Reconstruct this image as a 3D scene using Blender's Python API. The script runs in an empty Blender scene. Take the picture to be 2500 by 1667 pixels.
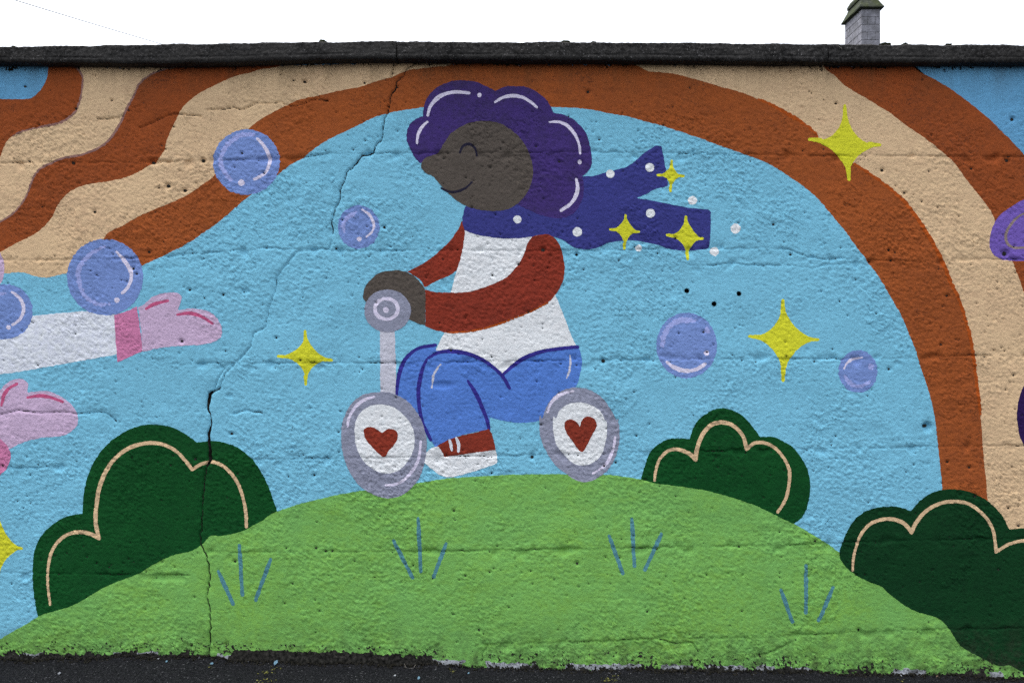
import bpy, bmesh, math, random
import numpy as np
from mathutils import Vector, Matrix

random.seed(7)
RNG = np.random.RandomState(7)
SC = bpy.context.scene
COL = SC.collection

# ------------------------------------------------------------------ camera, sky, sun, exposure
S = 0.0018                    # metres of wall per photograph pixel (photograph 2500 x 1667)
D = 3.5                       # camera to wall
CH = 1.437                    # eye height
cam_d = bpy.data.cameras.new("camera")
cam = bpy.data.objects.new("camera", cam_d)
COL.objects.link(cam)
cam.location = (0, -D, CH)
cam.rotation_euler = (math.radians(90), 0, 0)
cam_d.sensor_width = 36
cam_d.lens = 36 * D / (2500 * S)
cam_d.clip_end = 2000
SC.camera = cam

SUN_EL, SUN_ROT = math.radians(76), math.radians(-58)     # high, veiled, a little behind the wall and to the left
world = bpy.data.worlds.new("World")
SC.world = world
world.use_nodes = True
wn, wl = world.node_tree.nodes, world.node_tree.links
bg = wn["Background"]
sky = wn.new("ShaderNodeTexSky")
sky.sky_type = 'NISHITA'
sky.sun_disc = False
sky.sun_elevation = SUN_EL
sky.sun_rotation = SUN_ROT
sky.dust_density = 4.0
hs = wn.new("ShaderNodeHueSaturation")
hs.inputs["Saturation"].default_value = 0.28      # cloud cover: the blue is mostly veiled
wl.new(sky.outputs[0], hs.inputs["Color"])
wl.new(hs.outputs[0], bg.inputs[0])
bg.inputs[1].default_value = 0.15
sun_d = bpy.data.lights.new("sun", 'SUN')
sun_d.energy = 1.5
sun_d.angle = math.radians(52)
sun_d.color = (1.0, 0.97, 0.93)
sun = bpy.data.objects.new("sun", sun_d)
COL.objects.link(sun)
# sun_rotation turns clockwise from +Y: direction to the sun
sd = Vector((math.sin(SUN_ROT) * math.cos(SUN_EL), math.cos(SUN_ROT) * math.cos(SUN_EL), math.sin(SUN_EL)))
sun.rotation_euler = sd.to_track_quat('Z', 'Y').to_euler()
SC.view_settings.view_transform = 'Standard'
SC.view_settings.look = 'None'
SC.view_settings.gamma = 1
SC.view_settings.use_curve_mapping = False
SC.view_settings.exposure = 1.46
SC.cycles.use_denoising = False     # keep the grit of the plaster

# ------------------------------------------------------------------ helpers
def at(px, py, Y=0.0):
    """photograph pixel -> world point on the plane y = Y"""
    k = (D + Y) / D * S
    return Vector(((px - 1250) * k, Y, CH - (py - 833.5) * k))

def lin(c):
    return tuple(((v / 255) / 12.92 if v / 255 <= 0.04045 else ((v / 255 + 0.055) / 1.055) ** 2.4) for v in c)

def tag(o, label=None, cat=None, group=None, kind=None):
    if label: o["label"] = label
    if cat: o["category"] = cat
    if group: o["group"] = group
    if kind: o["kind"] = kind
    return o

def empty(name, loc=(0, 0, 0), parent=None):
    o = bpy.data.objects.new(name, None)
    o.location = loc
    o.empty_display_size = 0.1
    COL.objects.link(o)
    if parent: o.parent = parent
    return o

def mesh_np(name, V, F, mat, parent=None, smooth=True):
    V = np.asarray(V, np.float32); F = np.asarray(F, np.int32)
    me = bpy.data.meshes.new(name)
    me.vertices.add(len(V)); me.vertices.foreach_set("co", V.ravel())
    n, k = F.shape
    me.loops.add(n * k); me.loops.foreach_set("vertex_index", F.ravel())
    me.polygons.add(n); me.polygons.foreach_set("loop_start", np.arange(0, n * k, k, dtype=np.int32))
    me.polygons.foreach_set("use_smooth", np.full(n, smooth, bool))
    me.update(calc_edges=True)
    me.materials.append(mat)
    o = bpy.data.objects.new(name, me)
    COL.objects.link(o)
    if parent: o.parent = parent
    return o

def mesh_bm(name, bm, mat, parent=None, smooth=False):
    me = bpy.data.meshes.new(name)
    bm.normal_update(); bm.to_mesh(me); bm.free()
    for p in me.polygons: p.use_smooth = smooth
    me.materials.append(mat)
    o = bpy.data.objects.new(name, me)
    COL.objects.link(o)
    if parent: o.parent = parent
    return o

def perlin(x, y, lam, seed):
    """gradient noise, about -1..1, wavelength lam (same units as x, y)"""
    r = np.random.RandomState(seed)
    u = x / lam; v = y / lam
    u0 = np.floor(u.min()) - 1; v0 = np.floor(v.min()) - 1
    nu = int(u.max() - u0) + 3; nv = int(v.max() - v0) + 3
    a = r.uniform(0, 2 * np.pi, (nv, nu)).astype(np.float32)
    gx, gy = np.cos(a), np.sin(a)
    u = u - u0; v = v - v0
    iu = u.astype(np.int32); iv = v.astype(np.int32)
    fu = (u - iu).astype(np.float32); fv = (v - iv).astype(np.float32)
    su = fu * fu * fu * (fu * (fu * 6 - 15) + 10); sv = fv * fv * fv * (fv * (fv * 6 - 15) + 10)
    def g(di, dj):
        return gx[iv + dj, iu + di] * (fu - di) + gy[iv + dj, iu + di] * (fv - dj)
    n0 = g(0, 0) * (1 - su) + g(1, 0) * su
    n1 = g(0, 1) * (1 - su) + g(1, 1) * su
    return (n0 * (1 - sv) + n1 * sv) * 1.5

def cells(x, y, lam, seed):
    """cellular noise: nearest and second distance (in cells) and a random value per cell"""
    r = np.random.RandomState(seed)
    u, v = (x / lam).astype(np.float32), (y / lam).astype(np.float32)
    u = u - (np.floor(u.min()) - 2); v = v - (np.floor(v.min()) - 2)
    nu, nv = int(u.max()) + 3, int(v.max()) + 3
    jx, jy, val = (r.uniform(0, 1, (nv, nu)).astype(np.float32) for _ in range(3))
    iu, iv = u.astype(np.int32), v.astype(np.int32)
    f1 = np.full(u.shape, 9, np.float32); f2 = f1.copy(); rv = np.zeros_like(f1)
    for dj in (-1, 0, 1):
        for di in (-1, 0, 1):
            cu, cv_ = iu + di, iv + dj
            d = np.hypot(cu + jx[cv_, cu] - u, cv_ + jy[cv_, cu] - v)
            near = d < f1
            f2 = np.where(near, f1, np.minimum(f2, d))
            rv = np.where(near, val[cv_, cu], rv)
            f1 = np.where(near, d, f1)
    return f1, f2, rv

def sstep(a, b, x):
    t = np.clip((x - a) / (b - a), 0, 1)
    return t * t * (3 - 2 * t)

# ------------------------------------------------------------------ materials
def nodes(name):
    m = bpy.data.materials.new(name); m.use_nodes = True
    return m, m.node_tree.nodes, m.node_tree.links, m.node_tree.nodes["Principled BSDF"]

def tex_noise(n, l, scale, detail=4, rough=0.6, vec=None, stretch=None):
    t = n.new("ShaderNodeTexNoise")
    t.inputs["Scale"].default_value = scale
    t.inputs["Detail"].default_value = detail
    t.inputs["Roughness"].default_value = rough
    if vec is None:
        g = n.new("ShaderNodeNewGeometry"); vec = g.outputs["Position"]
    if stretch:
        mp = n.new("ShaderNodeMapping"); mp.inputs["Scale"].default_value = stretch
        l.new(vec, mp.inputs[0]); vec = mp.outputs[0]
    l.new(vec, t.inputs["Vector"])
    return t.outputs["Fac"]

def ramp(n, l, fac, stops):
    r = n.new("ShaderNodeValToRGB")
    el = r.color_ramp.elements
    while len(el) < len(stops): el.new(0.5)
    for e, (p, c) in zip(el, stops):
        e.position = p
        e.color = (c, c, c, 1) if not hasattr(c, "__len__") else (*c, 1)
    l.new(fac, r.inputs[0])
    return r.outputs[0]

def mix(n, l, fac, a, b, mode='MIX'):
    m = n.new("ShaderNodeMix"); m.data_type = 'RGBA'; m.blend_type = mode
    for i, v in ((0, fac), (6, a), (7, b)):
        if hasattr(v, "is_linked"): l.new(v, m.inputs[i])
        elif i == 0: m.inputs[0].default_value = v
        else: m.inputs[i].default_value = (*v, 1)
    return m.outputs[2]

GAIN = 1.0
def paint(name, srgb, mottle=0.12, dirt=0.35, alt=None):
    """masonry paint: patchy coverage, brush mottling, dark pores, fine grain"""
    m, n, l, b = nodes(name)
    c = np.array(lin(srgb)) * GAIN
    c2 = np.array(lin(alt)) * GAIN if alt else np.clip(c * (1 - 2.2 * mottle), 0, 1)
    big = tex_noise(n, l, 2.3, 5, 0.65)
    f = ramp(n, l, big, [(0.35, 0.0), (0.68, 1.0)])
    col = mix(n, l, f, tuple(c), tuple(c2))
    med = tex_noise(n, l, 38, 4, 0.7)
    f2 = ramp(n, l, med, [(0.3, 0.0), (0.75, 1.0)])
    col = mix(n, l, f2, col, tuple(np.clip(c * 1.14, 0, 0.86)))
    # brush and roller drags, thin coverage
    drag = tex_noise(n, l, 14, 4, 0.7, stretch=(0.45, 1, 1.5))
    col = mix(n, l, ramp(n, l, drag, [(0.50, 0.0), (0.72, 0.5)]), col, tuple(c2))
    if dirt:
        d = tex_noise(n, l, 95, 4, 0.75)
        patch = tex_noise(n, l, 5.5, 3, 0.6)
        dm = n.new("ShaderNodeMath"); dm.operation = 'MULTIPLY_ADD'
        l.new(patch, dm.inputs[0]); dm.inputs[1].default_value = 0.5; l.new(d, dm.inputs[2])
        df = ramp(n, l, dm.outputs[0], [(0.84, 0.0), (0.96, dirt)])
        col = mix(n, l, df, col, tuple(c * 0.25 + 0.012))
    # grime: rain streaks below the coping, splashed dirt along the foot
    g = n.new("ShaderNodeNewGeometry"); sp = n.new("ShaderNodeSeparateXYZ"); l.new(g.outputs["Position"], sp.inputs[0])
    streak = tex_noise(n, l, 9, 4, 0.65, stretch=(1, 1, 0.10))
    def grade(z0, z1):
        mr = n.new("ShaderNodeMapRange"); l.new(sp.outputs[2], mr.inputs[0])
        mr.inputs[1].default_value, mr.inputs[2].default_value = z0, z1
        return mr.outputs[0]
    def times(p, q, k):
        m1 = n.new("ShaderNodeMath"); m1.operation = 'MULTIPLY'; l.new(p, m1.inputs[0]); l.new(q, m1.inputs[1])
        m2 = n.new("ShaderNodeMath"); m2.operation = 'MULTIPLY'; m2.use_clamp = True; l.new(m1.outputs[0], m2.inputs[0]); m2.inputs[1].default_value = k
        return m2.outputs[0]
    top = times(grade(2.47, 2.67), ramp(n, l, streak, [(0.40, 0.0), (0.75, 1.0)]), 0.6)
    col = mix(n, l, top, col, (0.075, 0.058, 0.030))
    spl = times(grade(0.24, 0.0), ramp(n, l, tex_noise(n, l, 17, 6, 0.75), [(0.42, 0.0), (0.66, 1.0)]), 0.85)
    col = mix(n, l, spl, col, (0.035, 0.034, 0.024))
    l.new(col, b.inputs["Base Color"])
    b.inputs["Roughness"].default_value = 0.9
    b.inputs["Specular IOR Level"].default_value = 0.15
    bp = n.new("ShaderNodeBump"); bp.inputs["Strength"].default_value = 1.0; bp.inputs["Distance"].default_value = 0.0028
    l.new(tex_noise(n, l, 190, 3, 0.65), bp.inputs["Height"])
    l.new(bp.outputs[0], b.inputs["Normal"])
    return m

def rock(name, dark, light, scale=60, lo=0.4, hi=0.7, rough=0.9, speck=None, speck_scale=300, bump=0.5, big=None):
    m, n, l, b = nodes(name)
    f = ramp(n, l, tex_noise(n, l, scale, 6, 0.7), [(lo, 0.0), (hi, 1.0)])
    col = mix(n, l, f, dark, light)
    if big:
        f = ramp(n, l, tex_noise(n, l, 4.0, 4, 0.6), [(0.42, 0.0), (0.66, 0.8)])
        col = mix(n, l, f, col, big)
    if speck:
        f = ramp(n, l, tex_noise(n, l, speck_scale, 2, 0.5), [(0.66, 0.0), (0.74, 1.0)])
        f2 = ramp(n, l, tex_noise(n, l, 7, 4, 0.6), [(0.38, 0.15), (0.65, 1.0)])
        col = mix(n, l, mix(n, l, 1.0, f, f2, 'MULTIPLY'), col, speck)
    l.new(col, b.inputs["Base Color"])
    b.inputs["Roughness"].default_value = rough
    b.inputs["Specular IOR Level"].default_value = 0.04
    bp = n.new("ShaderNodeBump"); bp.inputs["Strength"].default_value = bump; bp.inputs["Distance"].default_value = 0.004
    l.new(tex_noise(n, l, scale * 2.2, 5, 0.7), bp.inputs["Height"])
    l.new(bp.outputs[0], b.inputs["Normal"])
    return m

def plain(name, c, rough=0.7):
    m, n, l, b = nodes(name)
    f = ramp(n, l, tex_noise(n, l, 90, 3, 0.6), [(0.35, 0.0), (0.7, 1.0)])
    l.new(mix(n, l, f, c, tuple(v * 0.65 for v in c)), b.inputs["Base Color"])
    b.inputs["Roughness"].default_value = rough
    return m

M = dict(
    sky=paint("sky_blue_paint", (124, 192, 218), 0.05, 0.3),
    sky_out=paint("outer_blue_paint", (104, 165, 205), 0.05, 0.35),
    orange=paint("burnt_orange_paint", (160, 84, 40), 0.13, 0.7, (132, 70, 38)),
    orange_r=paint("deep_orange_paint", (152, 76, 36), 0.12, 0.7, (126, 66, 36)),
    edge=paint("bright_orange_paint", (176, 82, 28), 0.1, 0.3),
    tan=paint("sand_paint", (218, 187, 147), 0.05, 0.55, (208, 174, 138)),
    mauve=paint("faded_mauve_paint", (150, 112, 104), 0.1, 0.3),
    hair=paint("purple_paint", (68, 50, 116), 0.12, 0.3, (54, 46, 78)),
    face=paint("umber_paint", (88, 80, 73), 0.08, 0.3),
    ink=paint("dark_ink_paint", (36, 34, 52), 0.08, 0.0),
    scarf=paint("navy_paint", (60, 63, 132), 0.08, 0.25),
    white=paint("white_paint", (234, 238, 240), 0.005, 0.1),
    shine=paint("pale_lilac_paint", (220, 213, 240), 0.03, 0.1),
    red=paint("rust_red_paint", (140, 53, 37), 0.10, 0.4, (120, 50, 38)),
    pants=paint("denim_blue_paint", (86, 128, 206), 0.05, 0.2),
    seam=paint("indigo_paint", (54, 48, 136), 0.08, 0.1),
    wheel=paint("grey_lilac_paint", (146, 149, 168), 0.06, 0.2),
    post=paint("pale_grey_paint", (198, 198, 210), 0.04, 0.2),
    hill=paint("grass_green_paint", (117, 174, 92), 0.05, 0.35, (130, 180, 76)),
    blade=paint("teal_grey_paint", (84, 138, 148), 0.06, 0.2),
    bush=paint("forest_green_paint", (13, 74, 31), 0.1, 0.2, (9, 60, 27)),
    bush_r=paint("dark_forest_paint", (10, 58, 27), 0.1, 0.2, (8, 46, 23)),
    bubble=paint("periwinkle_paint", (122, 147, 205), 0.07, 0.2),
    bubble_l=paint("light_periwinkle_paint", (162, 172, 226), 0.05, 0.15),
    yellow=paint("yellow_paint", (216, 216, 52), 0.05, 0.25),
    sleeve=paint("cool_white_paint", (220, 224, 238), 0.012, 0.15),
    pink=paint("pink_paint", (208, 128, 168), 0.07, 0.25),
    lilac=paint("lilac_paint", (204, 178, 206), 0.05, 0.25),
    rose=paint("rose_paint", (198, 92, 132), 0.06, 0.15),
    violet=paint("violet_paint", (118, 94, 180), 0.07, 0.2),
    taupe=paint("taupe_paint", (146, 128, 124), 0.05, 0.2),
    plum=paint("plum_paint", (44, 24, 76), 0.08, 0.2),
    primer=paint("white_primer", (176, 180, 186), 0.12, 0.8),
    bare=rock("bare_concrete", (0.010, 0.010, 0.009), (0.07, 0.066, 0.058), 70, 0.4, 0.75),
    top_dark=rock("black_mottle", (0.010, 0.009, 0.007), (0.035, 0.03, 0.02), 90, 0.4, 0.8),
    coping=rock("weathered_coping", (0.016, 0.0155, 0.015), (0.085, 0.082, 0.08), 75, 0.40, 0.78,
                speck=(0.30, 0.29, 0.29), speck_scale=150, bump=1.0, big=(0.05, 0.048, 0.046)),
    asphalt=rock("asphalt", (0.006, 0.0062, 0.0075), (0.028, 0.0285, 0.032), 110, 0.38, 0.7,
                 speck=(0.16, 0.16, 0.17), speck_scale=110, bump=1.0),
    dirt=rock("black_dirt", (0.010, 0.010, 0.008), (0.04, 0.036, 0.028), 120),
    stone=rock("grey_limestone", (0.15, 0.15, 0.17), (0.33, 0.33, 0.37), 9, 0.3, 0.7, bump=0.4, big=(0.14, 0.14, 0.15)),
    mortar=rock("dark_mortar", (0.07, 0.07, 0.07), (0.13, 0.13, 0.125), 20),
    cap=rock("mossy_cap_stone", (0.028, 0.033, 0.026), (0.07, 0.075, 0.06), 6, 0.35, 0.7, big=(0.045, 0.055, 0.022)),
    moss=rock("moss", (0.02, 0.024, 0.014), (0.05, 0.055, 0.03), 160),
    cable=plain("cable_rubber", (0.06, 0.06, 0.062)),
)

# ------------------------------------------------------------------ wall relief on one shared grid (photograph pixels)
X0, X1 = -1100, 3600
xs = np.concatenate([np.arange(X0, -20, 10.0), np.arange(-20, 2520, 2.5), np.arange(2520, X1 + 1, 10.0)]).astype(np.float32)
ys = np.arange(136, 1702, 2.5).astype(np.float32)
NX, NY = len(xs), len(ys)
PX, PY = np.meshgrid(xs, ys)
GL = np.array([(-1100, 1590), (0, 1611), (300, 1605), (450, 1602), (560, 1612), (800, 1621), (1060, 1624), (1250, 1632),
               (1600, 1636), (2000, 1642), (2300, 1650), (2500, 1657), (3600, 1690)], float)
def ground_py(px): return np.interp(px, GL[:, 0], GL[:, 1])
GPY = ground_py(PX)

PAD = 14.0
def crom(P, closed, sub=5):
    """Catmull-Rom through points; a third component marks a corner"""
    P = [tuple(p) + (0,) * (3 - len(p)) for p in P]
    n = len(P); out = []
    for i in range(n if closed else n - 1):
        p1, p2 = P[i], P[(i + 1) % n]
        p0 = P[i - 1] if (closed or i > 0) else p1
        p3 = P[(i + 2) % n] if (closed or i + 2 < n) else p2
        if p1[2]: p0 = p1
        if p2[2]: p3 = p2
        L = math.hypot(p2[0] - p1[0], p2[1] - p1[1])
        k = max(1, min(sub, int(L / 5)))
        # limit the tangents so that uneven spacing does not overshoot
        def tan(a, b, c, d):
            m = np.array([(d[0] - a[0]) * .5, (d[1] - a[1]) * .5]); q = np.hypot(*m)
            return m if q < 1e-9 else m * min(1, L * 1.1 / q)
        t1 = tan(p0, None, None, p2); t2 = tan(p1, None, None, p3)
        for j in range(k):
            t = j / k
            a, b, c, d = 2*t**3 - 3*t*t + 1, t**3 - 2*t*t + t, -2*t**3 + 3*t*t, t**3 - t*t
            out.append((a*p1[0] + b*t1[0] + c*p2[0] + d*t2[0], a*p1[1] + b*t1[1] + c*p2[1] + d*t2[1]))
    if not closed: out.append(P[-1][:2])
    return np.array(out)

def seg_dist(P, closed, pad=PAD, widths=None):
    """distance to a polyline, limited to pad; with widths: the largest (width - distance)"""
    d = np.full((NY, NX), -pad if widths is not None else pad, np.float32)
    n = len(P)
    for i in range(n if closed else n - 1):
        a, b = P[i], P[(i + 1) % n]
        i0 = np.searchsorted(xs, min(a[0], b[0]) - pad); i1 = np.searchsorted(xs, max(a[0], b[0]) + pad)
        j0 = np.searchsorted(ys, min(a[1], b[1]) - pad); j1 = np.searchsorted(ys, max(a[1], b[1]) + pad)
        if i1 <= i0 or j1 <= j0: continue
        x = PX[j0:j1, i0:i1] - a[0]; y = PY[j0:j1, i0:i1] - a[1]
        ex, ey = b[0] - a[0], b[1] - a[1]; L = ex * ex + ey * ey + 1e-9
        t = np.clip((x * ex + y * ey) / L, 0, 1)
        q = np.hypot(x - t * ex, y - t * ey)
        s = d[j0:j1, i0:i1]
        if widths is None: np.minimum(s, q, out=s)
        else: np.maximum(s, widths[i] + t * (widths[i + 1] - widths[i]) - q, out=s)
    return d

def sdf_poly(P):
    d = seg_dist(P, True)
    cnt = np.zeros((NY, NX + 1), np.int16)
    n = len(P)
    for i in range(n):
        (xa, ya), (xb, yb) = P[i], P[(i + 1) % n]
        if ya == yb: continue
        if ya > yb: xa, ya, xb, yb = xb, yb, xa, ya
        j0, j1 = np.searchsorted(ys, ya), np.searchsorted(ys, yb)
        if j1 <= j0: continue
        j = np.arange(j0, j1)
        xc = xa + (ys[j0:j1] - ya) / (yb - ya) * (xb - xa)
        np.add.at(cnt, (j, np.searchsorted(xs, xc)), 1)
    ins = (np.cumsum(cnt, 1)[:, :NX] % 2).astype(bool)
    return np.where(ins, d, -d)

# --- relief: height towards the viewer, metres
def build_relief():
    warp = 5 * perlin(PX, PY, 40, 1); warp2 = 5 * perlin(PX, PY, 40, 2)
    x, y = PX + warp, PY + warp2
    zone = sstep(-0.25, 0.45, perlin(PX, PY, 170, 3) + 0.5 * perlin(PX, PY, 60, 4))      # coarse and fine plaster
    low = sstep(1545, 1600, PY)
    rough = 0.30 + 0.95 * sstep(-0.35, 0.5, perlin(PX, PY, 260, 31) + 0.6 * perlin(PX, PY, 95, 32))          # trowelled to gritty
    crumble = sstep(0.12, 0.5, perlin(PX, PY, 210, 33) + 0.5 * perlin(PX, PY, 70, 34) + 0.55 * np.exp(-((PX - 560) / 260) ** 2 - ((PY - 560) / 120) ** 2) + 0.4 * np.exp(-((PX - 430) / 160) ** 2 - ((PY - 460) / 70) ** 2) + 0.5 * low)
    H = 0.006 * perlin(PX, PY, 520, 5) + 0.003 * perlin(PX, PY, 150, 6)
    lump = np.abs(perlin(x, y * 1.25, 22, 7)) * 1.1
    lump2 = np.abs(perlin(x, y * 1.2, 13, 8))
    H = H + (0.0003 + 0.0011 * zone + 0.0015 * low) * lump + (0.0006 + 0.0010 * zone) * lump2
    xr, yr = PX * 0.97 - PY * 0.24, PX * 0.24 + PY * 0.97                                   # grains lean up to the right
    grain = perlin(xr * 0.85, yr * 1.1, 6.4, 9); grain2 = perlin(xr * 0.85, yr * 1.1, 12.5, 10)
    H = H + rough * ((0.0011 + 0.0004 * zone) * grain + (0.0004 + 0.0006 * zone) * grain2) - 0.0030 * np.clip(np.abs(grain) * 1.3 - 0.55, 0, 1) * (grain < 0)
    H = H + (0.0016 + 0.0025 * low) * perlin(x, y, 55, 11) * (0.5 + zone)
    # crumbled skin: little plates with sharp dark edges
    wx, wy = x + 2.5 * perlin(PX, PY, 9, 37), y * 1.15 + 2.5 * perlin(PX, PY, 9, 38)
    f1, f2, rv = cells(wx, wy, 15, 35)
    H = H + crumble * (0.0034 * (rv ** 2 - 0.35) * sstep(0.0, 0.22, f2 - f1) - 0.0026 * sstep(0.13, 0.0, f2 - f1) * (rv > 0.3))
    f1, f2, rv = cells(wx, wy, 8.5, 36)
    H = H + rough * 0.0021 * (rv - 0.4) * (1 - f1 ** 2) - (0.4 * rough + crumble) * 0.0018 * sstep(0.16, 0.0, f2 - f1) * (rv > 0.45)
    # smooth trowelled patch near the middle of the foot
    sm = sstep(60, 30, np.abs(PX - 1120)) * sstep(1560, 1590, PY)
    H = H * (1 - 0.75 * sm)
    return H.astype(np.float32)
H = build_relief()

LIFTS = [
    [(-1100, 402), (0, 398), (379, 396), (737, 386), (800, 376), (1430, 372), (1738, 376), (2035, 381), (2500, 384), (3600, 384)],
    [(-1100, 640), (250, 634), (403, 626), (650, 606), (800, 612), (1431, 612), (1640, 607), (1908, 607), (1990, 630), (2110, 634), (2290, 640), (2415, 632), (2500, 634), (3600, 634)],
    [(1660, 640), (1700, 648), (1800, 644), (1908, 650), (1990, 652), (2110, 636)],
    [(380, 892), (526, 886), (930, 886), (1421, 880), (1762, 876), (2240, 876), (2340, 868), (2500, 868), (3600, 868)],
    [(600, 1122), (630, 1121), (900, 1117), (1208, 1113), (1600, 1103), (1932, 1096), (2289, 1090), (2493, 1087), (3600, 1075)],
    [(500, 1347), (800, 1347), (1183, 1344), (1523, 1338), (1700, 1334), (2017, 1327), (2200, 1318), (2500, 1313), (3600, 1300)],
    [(1150, 1578), (1183, 1572), (1438, 1566), (1629, 1557), (1830, 1558), (1970, 1549), (2100, 1544), (2315, 1535), (2500, 1533), (3600, 1520)],
    [(-1100, 1395), (80, 1398), (300, 1402), (470, 1404)],
    [(-1100, 1150), (40, 1142), (200, 1140)],
]
LINEPIT = np.full((NY, NX), -PAD, np.float32)
for k, L in enumerate(LIFTS):
    L = np.array(L, float)
    nx = np.interp(PX, L[:, 0], L[:, 1]) + 3.0 * perlin(PX, PY * 0 + k * 31.0, 24, 40 + k) + 2 * perlin(PX, PY * 0 + k * 31.0, 9, 60 + k)
    on = sstep(L[0, 0], L[0, 0] + 20, PX) * sstep(L[-1, 0], L[-1, 0] - 20, PX)
    amt = np.clip(0.28 + 1.0 * perlin(PX, PY * 0 + 7.0 * k, 90, 80 + k) + 0.5 * perlin(PX, PY * 0 + 7.0 * k, 26, 90 + k), 0.05, 1.3) * on
    q = PY - nx
    H -= ((0.0012 * on + 0.0075 * amt) * np.exp(-(q / 1.8) ** 2)).astype(np.float32)
    # ragged, slightly swollen lip: the lift above stands proud of the one below
    H += (0.0016 * amt * np.exp(-((q + 9) / 7.0) ** 2) + 0.0008 * amt * sstep(6, -20, q) * np.exp(-np.abs(q) / 90)).astype(np.float32)
    LINEPIT = np.maximum(LINEPIT, np.minimum(1.15 - np.abs(q), 5 * (amt - 0.95 + 0.7 * perlin(PX, PY, 7, 160 + k))))
    spall = np.clip(perlin(PX, PY, 34, 100 + k) - 0.18, 0, 1) * np.exp(-((q - 3) / 12) ** 2) * on
    H -= (0.02 * spall).astype(np.float32)

for (x, ya, yb, dp) in [(2040, 165, 560, .0028), (1938, 1325, 1480, .002), (480, 640, 960, .0018), (1262, 150, 560, .0012), (1500, 640, 1090, .0012), (960, 640, 1100, .001)]:
    q = PX - x - 2 * perlin(PY, PX * 0 + x, 60, 170)
    H -= (dp * np.exp(-(q / 2.2) ** 2) * sstep(ya - 10, ya + 20, PY) * sstep(yb + 10, yb - 20, PY) * np.clip(0.5 + perlin(PX * 0, PY, 45, 171), 0, 1)).astype(np.float32)
# --- cracks
CRACK = [(1017, 154), (991, 172), (986, 186), (968, 200), (967, 214), (954, 235), (952, 252), (947, 277), (938, 291), (935, 316), (930, 344),
         (916, 358), (912, 373), (884, 380), (870, 400), (846, 421), (842, 438), (833, 459), (830, 484), (818, 512), (810, 540), (812, 570), (803, 609),
         (760, 611), (722, 616), (701, 644), (687, 661), (677, 675), (675, 700), (665, 728), (656, 756), (649, 798), (621, 812), (612, 847), (596, 865),
         (568, 893), (547, 917), (538, 945), (511, 962), (509, 975), (506, 995), (514, 1019), (513, 1045), (508, 1060), (510, 1085), (514, 1119), (504, 1140),
         (498, 1179), (495, 1213), (493, 1272), (489, 1323), (506, 1361), (510, 1385), (512, 1417), (506, 1459), (515, 1510), (513, 1549), (510, 1606)]
CW = [1.2, 1.6, 1.6, 2, 2, 2.4, 2.2, 1.6, 1.5, 1.4, 1.4, 2.0, 2.0, 2.7, 2.2, 1.5, 1.5, 2.0, 1.6, 1.5, 1.3, 1.3, 1.2,
      1.4, 1.4, 1.6, 1.8, 1.8, 1.4, 1.2, 1.4, 1.2, 1.6, 2.2, 1.4, 2.2, 2.0, 1.4, 4.5, 8.5, 2.4, 1.8, 3.0, 5.5, 4.5, 6.5, 2.4,
      0.9, 0.9, 0.9, 0.8, 1.2, 1.9, 1.8, 1.2, 1.5, 1.8, 1.8]
SMALL = [
    [(340, 312), (362, 303), (390, 290), (410, 281), (435, 278), (455, 281), (487, 283)],
    [(505, 268), (540, 266), (568, 261), (589, 268), (624, 251), (655, 252), (687, 249), (700, 256), (722, 260), (750, 250), (772, 242), (800, 246)],
    [(242, 291), (270, 290), (300, 283)], [(975, 152), (962, 163), (958, 178), (955, 190)],
    [(0, 1012), (46, 1001), (70, 1004), (105, 1008), (150, 1005), (190, 1010), (245, 1006), (265, 1012), (282, 1028)],
    [(530, 886), (548, 900), (530, 930), (522, 955)], [(570, 1010), (600, 1002), (640, 1008)],
    [(1190, 1575), (1180, 1590), (1176, 1612)], [(1610, 1560), (1650, 1572), (1690, 1568), (1705, 1590)], [(1930, 1568), (1890, 1590), (1850, 1600)],
]
def jag(P, w, seed):
    r = np.random.RandomState(seed); Q = []; W = []
    for i in range(len(P) - 1):
        n = max(1, int(math.hypot(P[i+1][0] - P[i][0], P[i+1][1] - P[i][1]) / 7))
        for j in range(n):
            t = j / n
            jx = 0 if j == 0 else r.uniform(-2.2, 2.2)
            Q.append((P[i][0] + t * (P[i+1][0] - P[i][0]) + jx, P[i][1] + t * (P[i+1][1] - P[i][1]) + r.uniform(-1.5, 1.5) * (j > 0)))
            W.append((w[i] + t * (w[i+1] - w[i])) * r.uniform(0.45, 1.1) * (0.62 if max(w) > 3 else 0.75))
    Q.append(P[-1]); W.append(w[-1])
    return np.array(Q), W
def run(a, b, seed, k):
    q, w = jag(CRACK[a:b], CW[a:b], seed); w = [v * k for v in w]
    return np.maximum(seg_dist(q, False, 22, w), seg_dist(q, False, 22, [1.15] * len(q)))
F_up, F_dn = run(0, 22, 3, 1.0), run(37, len(CRACK), 4, 1.3)
F_hair = seg_dist(*(lambda q, w: (q, False, 22, w))(*jag([(809, 588), (803, 609), (782, 606), (760, 611), (740, 612)] + CRACK[24:38], [0.8] * 5 + [0.5 * w for w in CW[24:38]], 6)))
F_crack = np.maximum(np.maximum(F_up, F_dn), F_hair)
for i, p in enumerate(SMALL):
    q, w = jag(p, [0.9 + 0.5 * math.sin(2.1 * j + i) ** 2 for j in range(len(p))], 20 + i)
    F_hair = np.maximum(F_hair, seg_dist(q, False, 22, w))
F_crack = np.maximum(F_crack, F_hair)
H -= (0.007 * sstep(-3.5, 1.5, F_crack) + 0.030 * sstep(0.0, 4, F_crack)).astype(np.float32)
H -= (0.003 * sstep(-20, -2, F_crack) * np.clip(0.4 + perlin(PX, PY, 50, 131), 0, 1)).astype(np.float32)

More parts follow.
